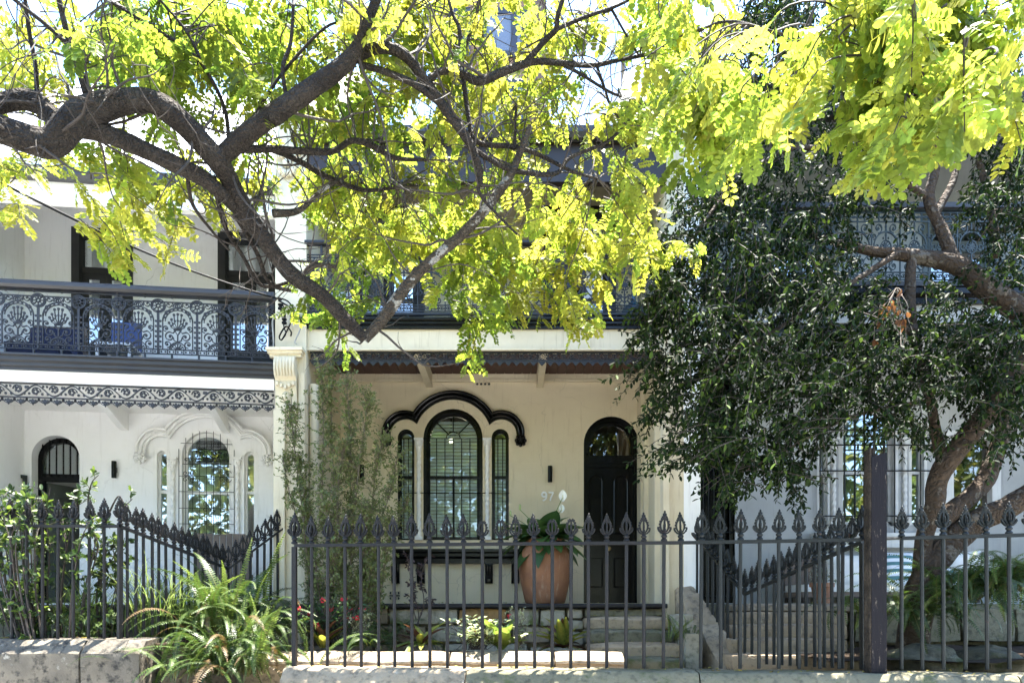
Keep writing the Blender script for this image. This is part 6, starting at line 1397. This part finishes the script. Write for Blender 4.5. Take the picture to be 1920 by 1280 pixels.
for (px, py, s, bud) in ((1055, 932, .15, 0), (1053, 955, .11, 0), (975, 955, .075, 1), (957, 966, .07, 1)):
    e = pt(px, py, D-.05); P = [Vector(x) for x in catmull([lb, (lb+e)/2+Vector((0, -.03, .05)), e], 5)]; b = MB(); b.tube(P, .005, 5); st_ = b.build('flower_stalk', mat('stalk_green', (.12, .2, .05), None, .5, 5, 0), H)
    if bud: q = MB(); q.blob(tuple(e+Vector((0, 0, s*.4))), (.016, .016, s*.6), 6); q.build('bud', mat('bud_green', (.3, .38, .14), None, .5, 5, 0), st_)
    else:
        q = MB(); vv = []; 
        for i in range(9):
            t = i/8; w_ = s*.33*math.sin(math.pi*min(1, t*.94+.05))**.8; vv += [(-w_, -.012*math.sin(t*3), t*s), (0, .018, t*s), (w_, -.012*math.sin(t*3), t*s)]
        q.add(vv, sum([[(3*i, 3*i+1, 3*i+4, 3*i+3), (3*i+1, 3*i+2, 3*i+5, 3*i+4)] for i in range(8)], [])); q.build('spathe', whp, st_, Matrix.Translation(e-Vector((0, 0, s*.35))), 80)
        q = MB(); q.blob(tuple(e+Vector((0, -.025, 0))), (.008, .008, s*.25), 6); q.build('spadix', mat('spadix_cream', (.6, .58, .35), None, .6, 5, 0), st_)
# ---------------------------------------------------------------- fittings on the houses
def wall_light(label, p, M, h=.23):
    H = thing('wall_light', p, label, 'wall light', 'cylinder wall lights')
    b = MB(); b.lathe([(.028, 0), (.032, .004), (.032, h*.49), (.029, h*.495), (.029, h*.505), (.032, h*.51), (.032, h-.004), (.028, h)], 16, (0, -.055, 0)); b.build('cylinder', MT['black'], H, M, 40)
    b = MB(); b.box(-.02, .02, -.03, .0, h*.35, h*.65); b.build('mount', MT['black'], H, M)
for label, px, py in (('black cylinder wall light above the house number', 1031, 905), ('black cylinder wall light half hidden by the tall shrub', 680, 903)):
    p = pt(px, py, DF); wall_light(label, p, Matrix.Translation(p))
x, z = lu(217, 897); p = LF.M @ Vector((x, LV, z)); wall_light('black cylinder wall light beside the door of the white house', p, Matrix.Translation(p) @ Matrix.Rotation(rad(6.7), 4, 'Z'))
p = pt(846, 826, 11.2); H = thing('pendant_lamp', p, 'lit bulb hanging inside the arched window of the cream house', 'lamp')
b = MB(); b.blob(tuple(p), (.035, .035, .045), 10); b.build('bulb', MT['bulb'], H, smooth=60)
b = MB(); b.lathe([(.10, .03), (.10, .06), (.04, .14), (.012, .16), (.008, 1.2)], 14, tuple(p)); b.build('shade', MT['black'], H)
# overhead cable and its fixings on the pilaster
A, B_ = pt(-150, 265, 5.2), pt(0, 342, 5.8); E = pt(528, 562, 8.2)
P = []
for i in range(25): t = i/24; q = B_.lerp(E, t); q.z -= .09*math.sin(math.pi*t); P.append(q)
b = MB(); b.tube([A]+P, .011, 6); b.build('overhead_cable', MT['cable'], smooth=60); tag(bpy.data.objects['overhead_cable'], 'black overhead service cable slanting down to the pilaster', 'cable')
H = thing('cable_fixings', pt(545, 600, 8.3), 'tangle of black and grey cables and clamps on the pilaster', 'cable')
for k, (pts_, m_, r_) in enumerate(([(520, 560), (548, 572), (553, 590), (540, 605), (536, 625), (527, 636), (524, 630), (535, 615), (548, 622), (545, 632), (540, 628)], 'cable', .009) if False else q for q in (
    ([(520, 558), (540, 565), (552, 585), (545, 605), (537, 622), (528, 637), (524, 630), (536, 612), (546, 622), (545, 630)], 'cable', .009), ([(530, 570), (535, 590), (532, 610), (536, 625), (530, 635)], 'cable', .007),
    ([(550, 600), (562, 610), (561, 622), (553, 640), (556, 645)], 'cablew', .008), ([(533, 600), (532, 612), (536, 624)], 'cablew', .007), ([(516, 596), (511, 602), (513, 640), (512, 655)], 'cablew', .009), ([(522, 563), (545, 578), (556, 596)], 'cable', .01))):
    P = [Vector(x) for x in catmull([pt(x, y, 8.28+.01*k) for x, y in pts_], 5)]; b = MB(); b.tube(P, r_, 6); b.build('cable', MT[m_], H, smooth=60)
for px, py in ((530, 588), (533, 602), (548, 596), (553, 598), (526, 575)):
    b = MB(); q = pt(px, py, 8.26); b.lathe([(.012, -.035), (.03, -.03), (.03, -.01), (.018, -.006), (.018, .01), (.03, .014), (.03, .03), (.01, .036)], 10, tuple(q)); b.build('clamp', MT['cable'], H)
# timber screen in front of the white house window
H = thing('timber_screen', LF.M @ Vector((lu(425, 1000, 1.0)[0], 1.0, -.1)), 'weathered vertical board screen below the white house window', 'screen', rz=rad(6.7))
xa, zt = LF.hit(362, 1000, .9); xb = LF.hit(472, 1000, .9)[0]; n = 9
for i in range(n):
    w_ = (xb-xa)/n; b = MB(); b.box(xa+i*w_+.004, xa+(i+1)*w_-.004, .9+R.uniform(0, .008), .925, -.02, zt+R.uniform(-.012, .012)); b.build('board', MT['timber'], H, LF.M)
b = MB(); b.box(xa, xb, .93, .97, .3, .37); b.box(xa, xb, .93, .97, .6, .67); b.build('batten', MT['timber'], H, LF.M)
# bench with cushions on the right verandah
H = thing('bench', (U(1670, 9.2), 9.3, 0), 'long low timber bench with white seat pad on the grey house verandah', 'bench'); D = 9.1
xa, xb = U(1505, D), U(1842, D); zs = Z(1106, D)
b = MB(); b.box(xa, xb, D, D+.7, zs-.09, zs-.02); b.box(xa, xb, D+.6, D+.68, zs, .62); b.build('frame', MT['timber'], H)
b = MB(); b.box(xa+.01, xb-.01, D-.01, D+.6, zs-.018, zs+.075); b.build('seat_pad', MT['cushw'], H, smooth=0)
lm = MB().box(-.04, .04, -.04, .04, 0, zs-.09).mesh('leg', MT['board_d'], 0)
for x in (xa+.06, (xa+xb)/2, xb-.06):
    for y in (D+.06, D+.62): put('leg', lm, H, Matrix.Translation((x, y, 0)))
ms, t, p_ = nodes('striped_cushion_fabric'); p_.inputs['Roughness'].default_value = .9
wv = N(t, 'TexWave', Scale=3.2, bands_direction='Z'); t.links.new(N(t, 'TexCoord').outputs['Object'], wv.inputs['Vector'])
t.links.new(mixc(t, ramp(t, wv.outputs['Fac'], .48, .54), (.70, .72, .76), (.08, .19, .20)), p_.inputs['Base Color'])
def cushion(label, px, py, w, h, m, rx=.25, ry=0):
    bm = bmesh.new(); bmesh.ops.create_cube(bm, size=2); bmesh.ops.subdivide_edges(bm, edges=bm.edges[:], cuts=7, use_grid_fill=True)
    for q in bm.verts:
        x, y, z = q.co; e = (1-abs(x)**3)*(1-abs(z)**3); q.co = (x*w/2*(1-.05*(1-abs(z))), y*(.015+.085*e**.6), z*h/2*(1-.05*(1-abs(x))))
    me = bpy.data.meshes.new('cushion'); bm.to_mesh(me); bm.free(); me.materials.append(m); me.polygons.foreach_set('use_smooth', [True]*len(me.polygons))
    c = pt(px, py, D+.42); tag(put('cushion', me, None, Matrix.Translation(c) @ Matrix.Rotation(ry, 4, 'Y') @ Matrix.Rotation(-rx, 4, 'X')), label, 'cushion', 'bench cushions')
cushion('white and teal striped cushion just right of the timber post', 1682, 1066, .46, .46, ms); cushion('plain white cushion left of the bent trunk', 1722, 1075, .42, .40, MT['cushw'], .3, .12)
cushion('plain white cushion right of the bent trunk', 1812, 1068, .5, .5, MT['cushw'], .25, -.12); cushion('striped cushion lying between trunk and white cushion', 1778, 1084, .4, .32, ms, .5); cushion('plain white cushion at the left end of the bench', 1585, 1070, .5, .45, MT['cushw'], .2, .05)
p = pt(1541, 1130, 8.7); p.z = -.003; H = thing('flower_pot', p, 'terracotta pot with a small grey leaved plant on the grey house verandah', 'pot')
b = MB(); b.lathe([(.09, 0), (.125, .2), (.145, .2), (.145, .25), (.12, .25), (.115, .2)], 20, tuple(p)); b.build('pot', MT['terra'], H)
lp, ld_, lu_, ls, lc = [], [], [], [], []
for i in range(260): q = p+Vector((R.gauss(0, .08), R.gauss(0, .08), .26+abs(R.gauss(.07, .09)))); lp.append(tuple(q)); ld_.append(tuple(rv())); lu_.append((0, -.2, 1)); ls.append(R.uniform(.02, .045)); lc.append(lerp((.12, .14, .09), (.35, .36, .30), R.random()))
foliage('foliage', MT['gleaf'], SL2, lp, ld_, lu_, ls, lc, H, 'stuff')
# ---------------------------------------------------------------- things on the balconies
zb = 2.802
xa = LF.hit(22, 600, .7)[0]; xb = LF.hit(128, 600, .7)[0]
H = thing('outdoor_sofa', LF.M @ Vector(((xa+xb)/2, .8, zb)), 'low timber sofa with navy cushions on the left balcony', 'sofa', rz=rad(6.7))
b = MB(); b.box(xa, xb, .5, 1.2, zb+.12, zb+.20); b.box(xa, xb, 1.16, 1.22, zb+.2, zb+.78); b.build('frame', MT['timber'], H, LF.M)
for x in (xa+.05, xb-.05):
    for y in (.55, 1.15): q = MB(); q.box(x-.03, x+.03, y-.03, y+.03, zb, zb+.12); q.build('leg', MT['timber'], H, LF.M)
q = MB(); q.box(xa+.02, xb-.02, .5, 1.15, zb+.202, zb+.34); q.build('seat_pad', MT['navy'], H, LF.M)
q = MB(); q.prismx([(.98, zb+.342), (1.14, zb+.342), (1.155, zb+.72), (1.06, zb+.72)], xa+.03, xb-.03); q.build('back_cushion', MT['navy'], H, LF.M)
xa = LF.hit(222, 600, .9)[0]; H = thing('folding_chair', LF.M @ Vector((xa, .9, zb)), 'white chair with blue backrest on the left balcony', 'chair', rz=rad(6.7))
q = MB(); q.box(xa-.17, xa+.2, 1.1, 1.13, zb+.45, zb+.85); q.build('backrest', MT['blue'], H, LF.M); q = MB(); q.box(xa-.2, xa+.22, .7, 1.1, zb+.42, zb+.45); q.build('seat', MT['whitep'], H, LF.M)
for x in (xa-.18, xa+.2):
    for y in (.73, 1.07): q = MB(); q.box(x-.015, x+.015, y-.015, y+.015, zb, zb+.42); q.build('leg', MT['whitep'], H, LF.M)
zb = Z(600, DB)+.002
p = pt(606, 598, 8.9); p.z = zb; H = thing('air_conditioner', p, 'white louvred air conditioner behind the cream house balcony lace', 'appliance')
b = MB(); b.box(p.x-.24, p.x+.42, p.y, p.y+.3, zb+.03, zb+.55); b.build('case', MT['plaster'], H)
for i in range(8): q = MB(); q.box(p.x-.2, p.x+.1, p.y-.012, p.y-.002, zb+.08+.055*i, zb+.11+.055*i); q.build('louvre', MT['mould'], H)
p = pt(1064, 598, 8.95); p.z = zb; H = thing('closed_umbrella', p, 'closed brown umbrella standing on the cream house balcony', 'umbrella')
b = MB(); b.lathe([(.018, 0), (.018, 2.1)], 10, tuple(p)); b.lathe([(.25, 0), (.25, .05), (.05, .08)], 20, tuple(p)); b.build('pole', MT['brownp'], H)
b = MB(); vv = []; prof = [(.20, .55), (.19, .8), (.15, 1.2), (.09, 1.7), (.03, 2.08)]
for r_, z_ in prof:
    for i in range(32): a = 2*math.pi*i/32; q = r_*(1+.22*math.cos(8*a+z_*2)); vv.append((p.x+q*math.cos(a), p.y+q*math.sin(a), p.z+z_))
b.add(vv, [(i*32+j, i*32+(j+1) % 32, (i+1)*32+(j+1) % 32, (i+1)*32+j) for i in range(4) for j in range(32)]); b.build('canopy', mat('brown_canvas', (.10, .07, .06), (.07, .05, .045), .9, 8, .2), H, smooth=70)
p = pt(1188, 598, 8.8); p.z = zb; H = thing('side_table', p, 'round dark table on the right end of the cream house balcony', 'table')
b = MB(); b.lathe([(.30, .10), (.32, .11), (.30, .13), (.05, .14)], 24, tuple(p)); b.build('top', MT['black'], H); b = MB(); b.lathe([(.16, 0), (.15, .03), (.05, .06), (.05, .1)], 16, tuple(p)); b.build('base', MT['black'], H)
b = MB(); b.lathe([(.0, 0), (.14, .01), (.16, .06), (.14, .14), (.08, .2), (.03, .25), (.025, .40), (.035, .41)], 20, (p.x, p.y, p.z+.141)); o = b.build('glass_demijohn', mat('blue_green_glass', (.03, .12, .18), None, .08, 5, 0, spec=.8), smooth=60); tag(o, 'blue green glass demijohn on the balcony table', 'bottle')
